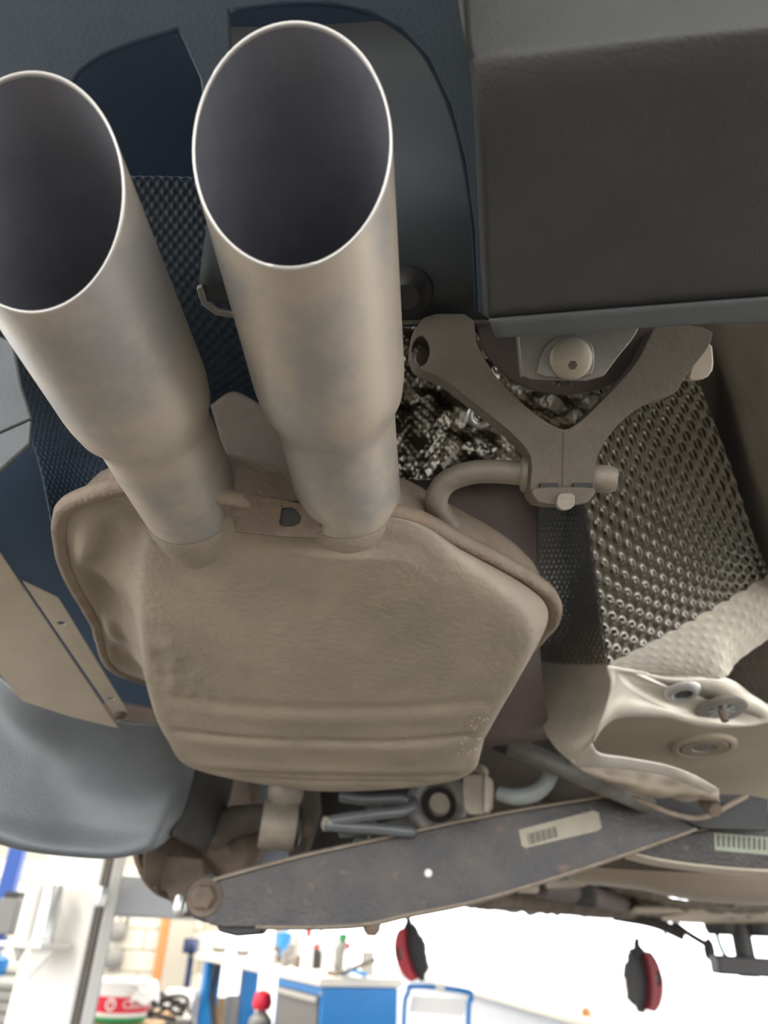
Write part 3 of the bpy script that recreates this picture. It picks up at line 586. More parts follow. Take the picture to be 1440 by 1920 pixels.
# ---------------------------------------------------------------- rubber hanger and towing bracket
q0 = P(1055, 930, Y=.488); q1 = P(1060, 620, Y=.425); hn = np.cross(q1-q0, (1, .08, 0)); hn /= np.linalg.norm(hn)
t = thing('exhaust_hanger', q0, 'grey brown Y-shaped rubber exhaust hanger above the rod loop', 'hanger')
ho = [(800, 588), (888, 588), (893, 650), (940, 720), (1000, 775), (1040, 800), (1062, 807), (1090, 790), (1140, 740), (1195, 680), (1232, 600), (1338, 616), (1332, 648), (1285, 705), (1268, 738), (1215, 752), (1165, 788), (1132, 830), (1117, 862), (1114, 925), (1098, 948), (1012, 948), (993, 925), (998, 862), (985, 838), (950, 803), (880, 748), (830, 708), (785, 692), (766, 665), (772, 625)]
def roundpoly(l, it=2):
    for _ in range(it):
        o = []
        for i in range(len(l)):
            a = np.array(l[i], float); b = np.array(l[(i+1) % len(l)], float); o += [tuple(.8*a+.2*b), tuple(.2*a+.8*b)]
        l = o
    return l
eye = [(789+17*math.cos(a), 658+28*math.sin(a)) for a in np.linspace(0, 2*math.pi, 18)[:-1]]
build('rubber_body', slab(pplane(roundpoly(ho, 1), q0, hn), .030, [pplane(eye, q0, hn)]), M['hanger'], t, bevel=.0035)
for a, b in ((1010, 1046), (1072, 1112)):
    build('slot', slab(pplane([(a, 906), (b, 906), (b, 916), (a, 916)], q0-hn*0, hn), .003, away=False), M['black'], t, bevel=.001)
build('front_ledge', slab(pplane(roundpoly([(1000, 914), (1112, 914), (1114, 925), (1097, 947), (1012, 947), (994, 925)], 1), q0, hn), .004, away=False), M['hanger'], t, bevel=.0015)
build('parting_seam', tube(pplane([(1058, 812), (1057, 860), (1056, 912)], q0, hn), .0009, 6), M['hanger'], t)
build('nub', slab(pplane(roundpoly([(1042, 926), (1072, 926), (1073, 948), (1062, 957), (1050, 958), (1038, 948)], 1), q0, hn), .009, away=False), M['rod'], t, bevel=.002)
c = P(790, 660, Y=.46); build('eye_bolt', lathe([(0, -.012), (.008, -.012), (.009, -.006), (.009, .02), (0, .02)], c+np.array([0, .015, 0]), (.25, -1, -.5), 20), M['rust'], t)
# rust plate behind bracket
t = thing('hanger_bracket', P(1070, 660, Y=.42), 'brown body bracket plate behind the pale round bolt', 'bracket')
rpn = np.array([0, -.75, -.66])
rp_ = [(888, 590), (1250, 590), (1222, 650), (1180, 705), (1120, 733), (1060, 742), (1000, 735), (945, 705), (905, 660)]
build('plate', slab(pplane(roundpoly(rp_, 1), P(1060, 690, Y=.462), rpn), .004, [pplane([(1055+19*math.cos(a), 718+8*math.sin(a)) for a in np.linspace(0, 2*math.pi, 17)[:-1]], P(1060, 690, Y=.462), rpn)]), M['purple'], t, bevel=.001)
build('lug', slab(pplane(roundpoly([(1290, 700), (1310, 655), (1336, 640), (1340, 690), (1326, 710), (1292, 716)], 1), P(1310, 680, Y=.46), rpn), .02), M['beige'], t, bevel=.003)
t = thing('towing_bracket', P(1070, 670, Y=.40), 'grey steel bracket with raised boss and large pale washer bolt', 'bracket')
cn = np.array([0, -.80, -.60]); cp = P(1070, 670, Y=.408)
build('plate', slab(pplane(roundpoly([(973, 600), (1205, 600), (1190, 632), (1160, 668), (1126, 714), (1000, 712), (978, 704)], 1), cp, cn), .004), M['galv'], t, bevel=.001)
build('fold', slab(pplane([(971, 622), (978, 622), (986, 704), (979, 706)], cp, cn), .016), M['galv'], t, bevel=.001)
boss = [(1003, 708), (1012, 672), (1022, 650), (1042, 634), (1070, 629), (1095, 634), (1110, 650), (1113, 680), (1106, 708)]
build('boss', slab(pplane(roundpoly(boss, 1), cp, cn), .005, away=False), M['galv'], t, bevel=.002)
bc_ = pplane([(1068, 674)], cp, cn)[0]+cn*.005
bo = build('washer_bolt', lathe([(.0155, -.001), (.0158, .001), (.0150, .003), (.0125, .0045), (.006, .0058), (0, .006)], bc_, cn, 36), M['bolt'], t)
build('torx_recess', lathe([(0, 0), (.0034, 0), (.0036, -.002), (0, -.002)], pplane([(1069, 687)], cp, cn)[0]+cn*.0112, cn, 6), M['rust'], bo)

# ---------------------------------------------------------------- dimpled aluminium heat shield (right)
t = thing('heat_shield', P(1150, 1100, Y=.82), 'dimpled aluminium heat shield with bright folded foot at the right', 'heat shield')
A = [[(1068, 690, .635), (1170, 670, .615), (1285, 640, .59)], [(1085, 790, .67), (1190, 760, .65), (1318, 735, .625)], [(1101, 950, .74), (1232, 910, .715), (1368, 870, .695)], [(1122, 1110, .80), (1275, 1050, .785), (1412, 1005, .775)], [(1140, 1245, .838), (1290, 1165, .845), (1442, 1075, .85)]]
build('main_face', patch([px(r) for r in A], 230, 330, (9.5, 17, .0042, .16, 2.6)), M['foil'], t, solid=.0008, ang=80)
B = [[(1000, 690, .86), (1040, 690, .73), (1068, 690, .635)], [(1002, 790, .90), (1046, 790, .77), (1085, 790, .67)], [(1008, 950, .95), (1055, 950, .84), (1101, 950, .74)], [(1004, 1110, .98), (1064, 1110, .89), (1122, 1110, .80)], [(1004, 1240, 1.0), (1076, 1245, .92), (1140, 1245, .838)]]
build('left_face', patch([px(r) for r in B], 150, 330, (13, 32, .0022, .2, 1.6)), M['foil_half_lit'], t, solid=.0008, ang=80)
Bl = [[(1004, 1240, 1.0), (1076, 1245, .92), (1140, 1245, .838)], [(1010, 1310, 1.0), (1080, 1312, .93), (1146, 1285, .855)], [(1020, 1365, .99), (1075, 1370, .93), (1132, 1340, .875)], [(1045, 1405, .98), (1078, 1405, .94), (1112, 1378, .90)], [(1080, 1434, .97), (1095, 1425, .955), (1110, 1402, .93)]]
build('rounded_corner', patch([px(r) for r in Bl], 100, 100, (16, 18, .0006, .2)), M['foil_lit'], t, solid=.0008, ang=80)
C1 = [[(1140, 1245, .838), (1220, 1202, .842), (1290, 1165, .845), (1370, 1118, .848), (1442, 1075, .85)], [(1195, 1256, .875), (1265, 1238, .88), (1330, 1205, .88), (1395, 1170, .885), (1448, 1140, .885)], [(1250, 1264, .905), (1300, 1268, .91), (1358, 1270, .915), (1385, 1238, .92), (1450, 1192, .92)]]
build('lower_face', patch([px(r) for r in C1], 170, 60, (11, 4, .0007, .16)), M['foil_lit'], t, solid=.0008, ang=80)
foot = [(1140, 1247, .84), (1195, 1256, .875), (1250, 1264, .905), (1358, 1270, .915), (1410, 1302, .95), (1440, 1322, .965), (1458, 1342, .98), (1440, 1354, .985), (1400, 1362, .985), (1330, 1365, .98), (1285, 1356, .965), (1240, 1346, .95), (1165, 1345, .92), (1132, 1363, .91), (1112, 1392, .91), (1128, 1345, .885), (1146, 1290, .86)]
pock = [(1160, 1260, .86), (1188, 1262, .875), (1215, 1267, .89), (1300, 1298, .925), (1370, 1326, .955), (1412, 1340, .97), (1424, 1348, .975), (1412, 1356, .978), (1385, 1358, .977), (1335, 1352, .968), (1290, 1340, .955), (1245, 1325, .938), (1205, 1306, .915), (1180, 1290, .893), (1166, 1278, .88), (1160, 1270, .872), (1158, 1264, .865)]
fo_, po_ = crs_closed(px(foot), 136), crs_closed(px(pock), 136)
rim = loftrings([fo_, fo_*.5+po_*.5-np.array([0, 0, .0015]), po_], False)
build('foot_flange', rim, M['foil_lit'], t, solid=.0012, ang=75)
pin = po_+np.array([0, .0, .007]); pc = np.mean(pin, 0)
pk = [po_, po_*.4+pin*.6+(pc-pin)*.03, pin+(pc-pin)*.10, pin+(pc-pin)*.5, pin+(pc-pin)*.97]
build('recessed_pocket', loftrings(pk), M['foil_lit'], t, ang=60)
pn_ = np.linalg.svd(po_-po_.mean(0))[2][2]; pn_ *= -np.sign(pn_[2]); pm_ = po_.mean(0); pax_ = pn_*.45+np.array([0, 0, -.55]); pax_ /= np.linalg.norm(pax_)
onp = lambda x, y, o=0: CAMP+ray(x, y)*(np.dot(pm_+pn_*o-CAMP, pn_)/np.dot(ray(x, y), pn_))
rc = onp(1281, 1302, .0); build('ring_collar', lathe([(.012, -.004), (.012, .001), (.014, .002), (.018, .0015), (.022, -.001), (.024, -.005), (.014, -.006)], rc, pax_, 32, True), M['steel'], t)
build('hole', lathe([(0, 0), (.0125, 0), (.0125, .002), (0, .002)], rc+pax_*-.003, pax_, 24), M['black'], t)
nc = onp(1352, 1331, .002); pn = build('push_nut', lathe([(.012, -.001), (.014, .001), (.030, .002), (.033, 0), (.030, -.004), (.012, -.003)], nc, pax_, 36, True), M['galv'], t)
nu_, nw_ = frame(pax_)
for k in range(8):
    a = k*math.pi/4; build('tooth', box(nc+.011*(math.cos(a)*nu_+math.sin(a)*nw_)+pax_*.002, (.011, .005, .0018), math.cos(a)*nu_+math.sin(a)*nw_, -math.sin(a)*nu_+math.cos(a)*nw_, pn_), M['steel'], pn)
build('stud', lathe([(0, .016), (.0045, .016), (.005, .012), (.005, -.004), (0, -.004)], nc, pax_, 14), M['rust'], pn)
tg_ = [[(1110, 1394, .91), (1125, 1412, .94), (1175, 1420, .98), (1250, 1434, 1.02), (1300, 1452, 1.045), (1343, 1477, 1.06)], [(1084, 1420, .95), (1120, 1427, .965), (1175, 1432, .995), (1250, 1444, 1.03), (1298, 1463, 1.05), (1340, 1482, 1.065)], [(1080, 1434, .97), (1118, 1436, .985), (1175, 1441, 1.01), (1250, 1453, 1.04), (1296, 1472, 1.06), (1332, 1488, 1.07)]]
build('curled_tongue', patch([px(r) for r in tg_], 60, 10), M['foil_lit'], t, solid=.003)
# crumpled foil behind the hanger
t = thing('foil_liner', P(880, 760, Y=.7), 'crumpled shiny foil liner behind the Y-shaped hanger', 'heat shield')
fo = [[(690, 620, .56), (800, 610, .56), (950, 640, .56), (1120, 680, .56)], [(690, 720, .62), (800, 715, .62), (950, 735, .62), (1120, 745, .62)], [(690, 800, .68), (800, 800, .68), (950, 810, .68), (1120, 800, .68)], [(690, 900, .72), (800, 900, .72), (950, 900, .72), (1120, 880, .72)]]
build('foil_sheet', patch([px(r) for r in fo], 200, 150, (24, 15, .0014, .2), rough=.012), M['foil'], t, solid=.0006, ang=80)
c = P(900, 778, Y=.60); build('foil_loop', [lathe([(.011+.004*math.cos(a), .004*math.sin(a)) for a in np.linspace(0, 2*math.pi, 12)], c, (.2, -.7, -.7), 28, True)], M['steel'], t)

# spare wheel well, rounded, between muffler and shield
t = thing('spare_wheel_well', P(900, 950, Y=.8), 'purple brown rounded spare wheel well behind the rod loop', 'body panel')
ww = [[(640, 826, .84), (760, 826, .80), (860, 822, .79), (950, 826, .80), (1002, 850, .84)], [(640, 880, .80), (760, 880, .76), (860, 876, .75), (950, 880, .76), (1006, 890, .80)], [(640, 960, .80), (760, 960, .765), (860, 960, .76), (950, 960, .765), (1008, 965, .80)], [(640, 1180, .84), (760, 1180, .82), (860, 1180, .81), (950, 1180, .81), (1009, 1185, .84)], [(640, 1400, 1.0), (760, 1400, 1.0), (860, 1400, 1.0), (950, 1395, 1.0), (1030, 1385, 1.02)]]
build('well_shell', patch([px(r) for r in ww], 40, 40), M['purple'], t, solid=.003)
# dark wall to the right of the shield
t = thing('boot_floor_side', P(1400, 850, Y=.8), 'dark brown boot floor wall at the right edge beside shield', 'body panel')
bw_ = [[(1240, 560, .60), (1320, 590, .56), (1380, 600, .50), (1520, 600, .46), (2200, 600, .44)], [(1290, 720, .72), (1345, 735, .68), (1400, 740, .60), (1540, 740, .54), (2200, 740, .50)], [(1345, 880, .82), (1380, 890, .77), (1430, 895, .70), (1560, 895, .62), (2200, 895, .58)], [(1390, 1020, .90), (1420, 1030, .86), (1470, 1035, .8), (1580, 1040, .72), (2200, 1030, .68)], [(1400, 1120, .95), (1440, 1120, .93), (1500, 1130, .88), (1600, 1140, .8), (2200, 1120, .76)]]
build('side_wall', patch([px(r) for r in bw_], 40, 40), M['wallbrown'], t, solid=.003)
bf = [[(1330, 1180, 1.0), (1400, 1170, .98), (1600, 1150, .95), (2200, 1120, .92)], [(1330, 1260, 1.04), (1400, 1250, 1.02), (1600, 1240, 1.0), (2200, 1220, .97)], [(1330, 1345, 1.10), (1400, 1345, 1.08), (1600, 1340, 1.06), (2200, 1330, 1.03)]]
build('lower_wall', patch([px(r) for r in bf], 24, 24), M['brown'], t, solid=.003)
# dark dimpled shield above the tips, left
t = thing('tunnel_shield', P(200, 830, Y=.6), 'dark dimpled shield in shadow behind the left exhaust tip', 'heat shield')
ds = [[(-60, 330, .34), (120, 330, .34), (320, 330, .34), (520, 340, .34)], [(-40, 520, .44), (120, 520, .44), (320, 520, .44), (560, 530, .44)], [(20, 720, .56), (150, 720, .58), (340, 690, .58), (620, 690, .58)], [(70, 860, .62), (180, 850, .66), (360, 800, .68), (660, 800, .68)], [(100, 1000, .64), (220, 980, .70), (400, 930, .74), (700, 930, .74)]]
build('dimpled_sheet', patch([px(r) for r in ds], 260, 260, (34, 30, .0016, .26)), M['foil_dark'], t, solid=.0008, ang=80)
tc_ = [[(395, 760, .56), (440, 735, .555), (500, 765, .56), (560, 790, .57)], [(420, 850, .58), (470, 835, .575), (520, 850, .58), (580, 860, .59)], [(440, 950, .60), (490, 945, .60), (540, 950, .60), (600, 950, .61)]]
build('centre_panel', patch([px(r) for r in tc_], 20, 20), M['brown'], t, solid=.002)

# ---------------------------------------------------------------- left trim plate, wheel arch
t = thing('side_tray', P(120, 1220, z=.26), 'flat dusty beige tray panel at the left edge', 'panel')
tp = [(-120, 905), (0, 1038), (222, 1366), (130, 1344), (42, 1315), (20, 1290), (0, 1265), (-120, 1180)]
tn = np.array([.35, -.32, -1]); tq = P(100, 1230, z=.26)
build('tray_plate', slab(pplane(tp, tq, tn), .003), M['beige'], t, bevel=.0008)
tf_ = [(42, 1090), (72, 1104), (108, 1121), (112, 1126), (238, 1332), (236, 1346), (222, 1354)]
hl = lambda x, y, a, b: [(x+a*math.cos(k), y+b*math.sin(k)) for k in np.linspace(0, 2*math.pi, 11)[:-1]]
tq2 = tq+np.array([0, 0, .016])
build('flange_strip', slab(pplane(tf_, tq2, tn), .002, [pplane(hl(115, 1169, 9, 3.5), tq2, tn), pplane(hl(208, 1311, 7, 2.5), tq2, tn)]), M['beige2'], t, bevel=.0005)
build('rusty_screw', lathe([(0, .004), (.006, .003), (.008, 0), (0, 0)], pplane([(226, 1341)], tq2-np.array([0, 0, .001]), tn)[0], tn, 16), M['rust'], t)
# wheel arch end of the bumper, hanging lower
t = thing('wheel_arch_trim', P(180, 1480, Y=1.0), 'haze-tinted black plastic bumper corner hanging at lower left', 'bumper corner')
wa = [[(-120, 1180, 0.92), (-30, 1240, 0.93), (40, 1300, 0.925), (130, 1330, 0.935), (230, 1352, 0.945), (320, 1360, 0.975), (368, 1370, 1.06)], [(-120, 1290, 0.92), (-30, 1320, 0.935), (50, 1375, 0.952), (130, 1400, 0.975), (230, 1420, 0.99), (325, 1420, 1.02), (366, 1430, 1.095)], [(-120, 1400, 0.92), (-30, 1420, 0.936), (50, 1450, 0.96), (130, 1470, 0.992), (230, 1485, 1.022), (318, 1480, 1.058), (352, 1490, 1.13)], [(-120, 1500, 0.922), (-30, 1510, 0.938), (50, 1530, 0.963), (130, 1540, 0.998), (225, 1548, 1.032), (305, 1535, 1.07), (338, 1530, 1.14)], [(-120, 1560, 0.924), (-30, 1568, 0.94), (50, 1588, 0.963), (130, 1598, 0.997), (215, 1602, 1.03), (285, 1585, 1.068), (318, 1562, 1.135)], [(-120, 1566, 0.95), (-30, 1575, 0.97), (50, 1594, 0.99), (130, 1604, 1.02), (215, 1607, 1.05), (286, 1592, 1.085), (322, 1566, 1.15)]]
build('corner_skin', patch([px(r) for r in wa], 60, 60), M['corner'], t, solid=.003)
build('arch_liner', patch([px([(322, 1566, 1.12), (352, 1490, 1.16), (366, 1430, 1.18), (368, 1370, 1.2)]), px([(385, 1600, 1.3), (425, 1510, 1.32), (440, 1430, 1.34), (440, 1370, 1.36)])], 20, 10), M['dark'], t, solid=.003)
build('inner_rail', box(P(258, 1345, Y=1.12), (.10, .05, .03), (1, .1, -.12), (0, 1, 0), (0.12, 0, 1)), M['rust'], t, bevel=.004)
# wheelhouse wall in shadow
t = thing('wheelhouse', V(-.62, 1.0, .3), 'dark haze-tinted wheelhouse wall in deep shadow at left', 'body panel')
wh = [[(-160, 620, .66), (40, 700, .72), (200, 800, .78), (420, 900, .86)], [(-160, 900, .76), (40, 930, .82), (200, 1000, .92), (420, 1100, 1.0)], [(-160, 1150, .98), (60, 1160, 1.04), (220, 1220, 1.1), (420, 1280, 1.15)], [(-160, 1330, 1.2), (60, 1345, 1.22), (230, 1365, 1.24), (420, 1380, 1.26)]]
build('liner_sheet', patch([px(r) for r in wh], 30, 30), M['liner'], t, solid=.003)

# ---------------------------------------------------------------- rear suspension
t = thing('brake_backing', P(330, 1580, Y=1.4), 'rusty brown brake backing plate and disc beside the bumper corner', 'brake')
ctr = V(-.462, 1.42, .168); axd = np.array([1, -.42, 0])
build('brake_disc', lathe([(.05, 0), (.138, 0), (.138, .012), (.05, .012)], ctr+axd*-.03, axd, 60, True), M['rust'], t, bevel=.001)
dsh = []
for a in np.linspace(-2.9, -.25, 26): dsh.append(ctr+axd*.02+(.160)*(1+.035*math.sin(a*7)+.02*math.sin(a*17))*(math.cos(a)*np.array([.39, .92, 0])+math.sin(a)*np.array([0, 0, 1])))
build('dust_shield', slab(dsh, .003), M['rust'], t, bevel=.0006)
kn = [P(*a) for a in [(378, 1420, 1.36), (470, 1420, 1.36), (484, 1500, 1.36), (500, 1560, 1.36), (470, 1632, 1.36), (452, 1660, 1.36), (400, 1640, 1.36), (372, 1600, 1.36), (384, 1520, 1.36)]]
build('knuckle', slab([p for p in kn], .07), M['rust'], t, bevel=.014)
build('knuckle_arm', tube([P(400, 1560, Y=1.34), P(440, 1540, Y=1.32), P(510, 1530, Y=1.30)], [.03, .026, .02], 16), M['brown'], t)
build('lower_tab', slab([P(*a) for a in [(300, 1600, 1.33), (380, 1610, 1.33), (388, 1660, 1.33), (362, 1700, 1.33), (345, 1714, 1.33), (325, 1700, 1.33), (310, 1670, 1.33), (288, 1672, 1.33), (280, 1600, 1.33)]], .02), M['rust'], t, bevel=.004)
build('bright_tip', lathe([(0, 0), (.012, 0), (.012, .02), (.005, .03), (0, .03)], P(343, 1682, Y=1.315), (0, -.3, -1), 16), M['steel'], t)

t = thing('ball_joint_link', P(530, 1550, Y=1.22), 'dusty short link with round bush end below the muffler', 'suspension link')
lk = P(522, 1548, Y=1.22); la = np.array([1, .25, -.05])
build('bush_housing', lathe([(.012, -.028), (.034, -.028), (.036, -.024), (.036, .024), (.034, .028), (.012, .028)], lk, la, 36, True), M['rod'], t)
build('rubber_bush', lathe([(0, -.03), (.030, -.03), (.030, .034), (.02, .038), (0, .038)], lk, la, 30), M['black'], t)
build('bush_nut', lathe([(0, .03), (.014, .03), (.014, .052), (0, .052)], lk, la, 6), M['rust'], t)
build('upper_ball', lathe([(.030*math.sin(a), -.030*math.cos(a)) for a in np.linspace(0, math.pi, 14)], P(535, 1486, Y=1.22), (0, 0, 1), 26), M['rod'], t)
build('neck', tube([P(532, 1495, Y=1.22), P(525, 1525, Y=1.22)], .022, 16), M['rod'], t)

# control arm: open channel section
t = thing('control_arm', P(800, 1620, Y=1.2), 'worn black rear control arm with bolt and paper sticker', 'control arm')
e0 = P(360, 1690, Y=1.18)[:2]; e1 = P(1320, 1550, Y=1.22)[:2]
dirx = np.array([*(e1-e0), 0]); an_ = np.cross(dirx, UPV); an_ /= np.linalg.norm(an_)
ac = np.array([*e0, CZ])
arm = [(382, 1660), (440, 1642), (560, 1610), (640, 1592), (760, 1566), (880, 1540), (1000, 1518), (1100, 1502), (1175, 1490), (1240, 1520), (1300, 1550), (1306, 1556), (1200, 1592), (1100, 1626), (980, 1664), (880, 1692), (760, 1716), (690, 1732), (600, 1738), (480, 1738), (400, 1738), (374, 1716), (360, 1690), (366, 1670)]
build('web', slab(pplane(roundpoly(arm, 1), ac, an_), .006), M['arm'], t, bevel=.002)
te = [(400, 1654), (440, 1642), (560, 1610), (640, 1592), (760, 1566), (880, 1540), (1000, 1518), (1100, 1502), (1170, 1490)]
tpts = np.array(pplane(te, ac, an_)); inw = -an_ if np.dot(-an_, (0, 1, 0)) > 0 else an_
build('top_flange', patch([tpts-inw*.004, tpts+inw*.0+np.array([0, 0, .004]), tpts+inw*.045+np.array([0, 0, .004])], 60, 8), M['armtop'], t, solid=.004)
be = [(1304, 1555), (1200, 1592), (1100, 1626), (980, 1664), (880, 1692), (760, 1716), (690, 1732), (600, 1738), (480, 1738)]
bpts = np.array(pplane(be, ac, an_)); build('bottom_flange', patch([bpts-inw*.006, bpts+inw*.045-np.array([0, 0, .002])], 60, 6), M['armtop'], t, solid=.004)
fb = pplane([(384, 1682)], ac, an_)[0]; fn = -inw
build('pivot_washer', lathe([(0, 0), (.026, 0), (.026, .003), (0, .003)], fb, fn, 28), M['rust'], t)
build('pivot_bolt', lathe([(0, 0), (.018, 0), (.018, .010), (.015, .013), (0, .013)], fb+fn*.003, fn, 6), M['rust'], t)
build('bush_eye', lathe([(0, -.03), (.031, -.03), (.033, .0), (.031, .03), (0, .03)], fb+inw*.04, fn, 28), M['black'], t)
build('drain_lug', lathe([(0, 0), (.014, 0), (.012, -.012), (.006, -.018), (0, -.018)], pplane([(697, 1728)], ac, an_)[0]+inw*.01, UPV, 16), M['rust'], t)
build('lower_bracket', slab([p+inw*.012 for p in pplane([(398, 1728), (500, 1734), (488, 1752), (440, 1756), (408, 1748)], ac, an_)], .03), M['black'], t, bevel=.003)
build('spot', lathe([(0, 0), (.006, 0), (.005, .0015), (0, .002)], pplane([(803, 1637)], ac, an_)[0], fn, 14), M['plastic_white'], t)
lq = [(972, 1556), (1112, 1520), (1122, 1524), (1128, 1552), (1120, 1558), (985, 1590), (978, 1586)]
stk = build('sticker', slab([p+fn*.0004 for p in pplane(lq, ac, an_)], .0006, away=False), M['sticker'], t)
bars = []
la_, lb_ = np.array([988., 1564.]), np.array([1044., 1549.]); dn_ = np.array([4.2, 20.])
for k in range(16):
    a = la_+(lb_-la_)*k/16; b = la_+(lb_-la_)*(k+.55+.2*((k*7) % 3-1))/16
    bars.append(slab([p+fn*.0011 for p in pplane([tuple(a), tuple(b), tuple(b+dn_), tuple(a+dn_)], ac, an_)], .0003, away=False))
stuff(build('bar_code', bars, M['ink'], stk))
# inner end joint of arm
# second arm, right edge
t = thing('toe_arm', P(1360, 1580, Y=1.28), 'dark control arm at right edge with pale green sticker', 'control arm')
ar2 = np.array([0, -1, -.15]); aq = P(1380, 1580, Y=1.27)
build('web', slab(pplane(roundpoly([(1180, 1598), (1310, 1556), (1440, 1552), (1620, 1556), (1620, 1634), (1440, 1632), (1330, 1624), (1240, 1612)], 1), aq, ar2), .008), M['arm'], t, bevel=.002)
build('edge_flange', patch([pplane([(1185, 1599), (1240, 1612), (1330, 1624), (1440, 1632), (1620, 1634)], aq, ar2), [p+np.array([0, .05, -.003]) for p in pplane([(1185, 1599), (1240, 1612), (1330, 1624), (1440, 1632), (1620, 1634)], aq, ar2)]], 30, 5), M['beige'], t, solid=.004)
s2 = build('sticker', slab([p+np.array([0, -.0006, 0]) for p in pplane([(1338, 1562), (1470, 1572), (1470, 1606), (1340, 1594)], aq, ar2)], .0006, away=False), M['greensticker'], t)
bars = []
for k in range(13):
    x = 1344+k*9.6; y = 1565+.078*(x-1338); bars.append(slab([p+np.array([0, -.0014, 0]) for p in pplane([(x, y), (x+4.6, y), (x+4.9, y+22), (x+.3, y+22)], aq, ar2)], .0003, away=False))
stuff(build('bar_code', bars, M['ink'], s2))

# anti-roll bar, subframe, hoses
t = thing('anti_roll_bar', P(1050, 1430, Y=1.15), 'grey anti-roll bar running diagonally under the heat shield', 'bar')
build('bar', tube([P(860, 1350, Y=1.16), P(920, 1380, Y=1.155), P(1040, 1432, Y=1.15), P(1175, 1490, Y=1.16), P(1235, 1518, Y=1.28), P(1330, 1560, Y=1.37)], .0155, 16, 70), M['greyblue'], t)
build('bar_bush', tube([P(930, 1384, Y=1.15), P(955, 1395, Y=1.15)], .019, 16), M['black'], t)
t = thing('rear_subframe', P(1080, 1470, Y=1.45), 'dark brown pressed subframe crossing behind the anti-roll bar', 'subframe')
sf = [[(860, 1290, 1.25), (960, 1320, 1.28), (1080, 1370, 1.32), (1200, 1420, 1.35), (1480, 1440, 1.35)], [(860, 1400, 1.3), (960, 1420, 1.34), (1080, 1450, 1.36), (1200, 1490, 1.36), (1480, 1500, 1.36)], [(860, 1500, 1.36), (960, 1520, 1.38), (1080, 1540, 1.4), (1200, 1560, 1.4), (1480, 1580, 1.4)], [(860, 1590, 1.46), (960, 1600, 1.46), (1080, 1620, 1.46), (1200, 1630, 1.46), (1480, 1640, 1.46)]]
build('pressed_beam', patch([px(r) for r in sf], 40, 30), M['brown'], t, solid=.004)
build('cross_tube', tube([P(930, 1425, Y=1.26), P(1030, 1470, Y=1.26), P(1130, 1520, Y=1.26)], [.03, .034, .03], 16), M['brown'], t)
build('dark_cup', slab([P(*a) for a in [(1175, 1486, 1.22), (1260, 1490, 1.22), (1400, 1490, 1.22), (1440, 1498, 1.22), (1440, 1556, 1.22), (1320, 1552, 1.22), (1250, 1530, 1.22)]], .02), M['black'], t)
build('edge_bead', tube([P(1172, 1488, Y=1.15), P(1225, 1512, Y=1.15), P(1275, 1530, Y=1.16), P(1320, 1532, Y=1.17), P(1370, 1508, Y=1.18), P(1400, 1492, Y=1.19)], .004, 10, 50), M['armtop'], t)
build('cup_bolt', lathe([(0, 0), (.011, 0), (.011, .03), (0, .03)], P(1320, 1500, Y=1.16), (.2, -.8, -.6), 6), M['rust'], t)
uf = [[(400, 1440, 1.55), (640, 1460, 1.55), (880, 1440, 1.55)], [(400, 1520, 1.6), (640, 1530, 1.6), (880, 1530, 1.6)], [(400, 1640, 1.66), (640, 1640, 1.66), (880, 1640, 1.66)]]
t2 = thing('axle_carrier', P(640, 1540, Y=1.6), 'shadowed axle carrier behind springs and hoses', 'subframe')
build('carrier_plate', slab([P(*a) for a in [(548, 1400, 1.56), (900, 1400, 1.56), (930, 1600, 1.56), (600, 1640, 1.56), (560, 1600, 1.56), (590, 1560, 1.56)]], .05), M['dark'], t2, bevel=.01)
build('carrier_rib', slab([P(*a) for a in [(560, 1400, 1.46), (590, 1400, 1.46), (600, 1520, 1.46), (575, 1600, 1.46), (540, 1610, 1.46)]], .03), M['brown'], t2, bevel=.006)
t = thing('brake_hose', P(690, 1535, Y=1.16), 'shiny black looped brake hose under the muffler edge', 'hose')
build('hose', tube([P(640, 1560, Y=1.24), P(700, 1556, Y=1.2), P(772, 1560, Y=1.18), P(700, 1553, Y=1.15), P(625, 1548, Y=1.12), P(612, 1543, Y=1.12), P(640, 1536, Y=1.12), P(700, 1527, Y=1.13), P(755, 1520, Y=1.15), P(776, 1506, Y=1.17), P(750, 1498, Y=1.19), P(690, 1500, Y=1.22), P(640, 1494, Y=1.24)], .0085, 14, 110), M['gloss'], t)
build('end_fitting', lathe([(0, 0), (.0105, 0), (.0105, .014), (0, .014)], P(606, 1544, Y=1.12), (1, 0, 0), 8), M['bolt'], t)
t = thing('lower_pipe', P(800, 1530, Y=1.2), 'grey blue bent pipe ring right of brake hose loop', 'pipe')
cpr = P(822, 1508, Y=1.22); build('pipe_ring', lathe([(.040+.012*math.cos(a), .012*math.sin(a)) for a in np.linspace(0, 2*math.pi, 14)], cpr, (.1, -1, .1), 40, True), M['greyblue'], t)
build('pipe_core', lathe([(0, 0), (.016, 0), (.018, .01), (.016, .02), (0, .02)], cpr+np.array([0, .02, 0]), (.1, -1, .1), 20), M['bolt'], t)
build('strut', tube([P(672, 1590, Y=1.24), P(705, 1500, Y=1.26)], .012, 12), M['greyblue'], t)
build('flat_arm', slab([P(*a) for a in [(700, 1548, 1.26), (785, 1520, 1.26), (800, 1556, 1.26), (770, 1570, 1.26)]], .02), M['greyblue'], t, bevel=.004)
t = thing('damper_mount', P(890, 1490, Y=1.1), 'pale grey damper mount with screw right of muffler underside', 'mount')
build('mount_body', slab(pplane(roundpoly([(866, 1462), (874, 1452), (912, 1452), (921, 1462), (918, 1526), (870, 1528)], 1), P(890, 1490, Y=1.10), np.array([-.2, -1, -.1])), .035), M['rod'], t, bevel=.006)
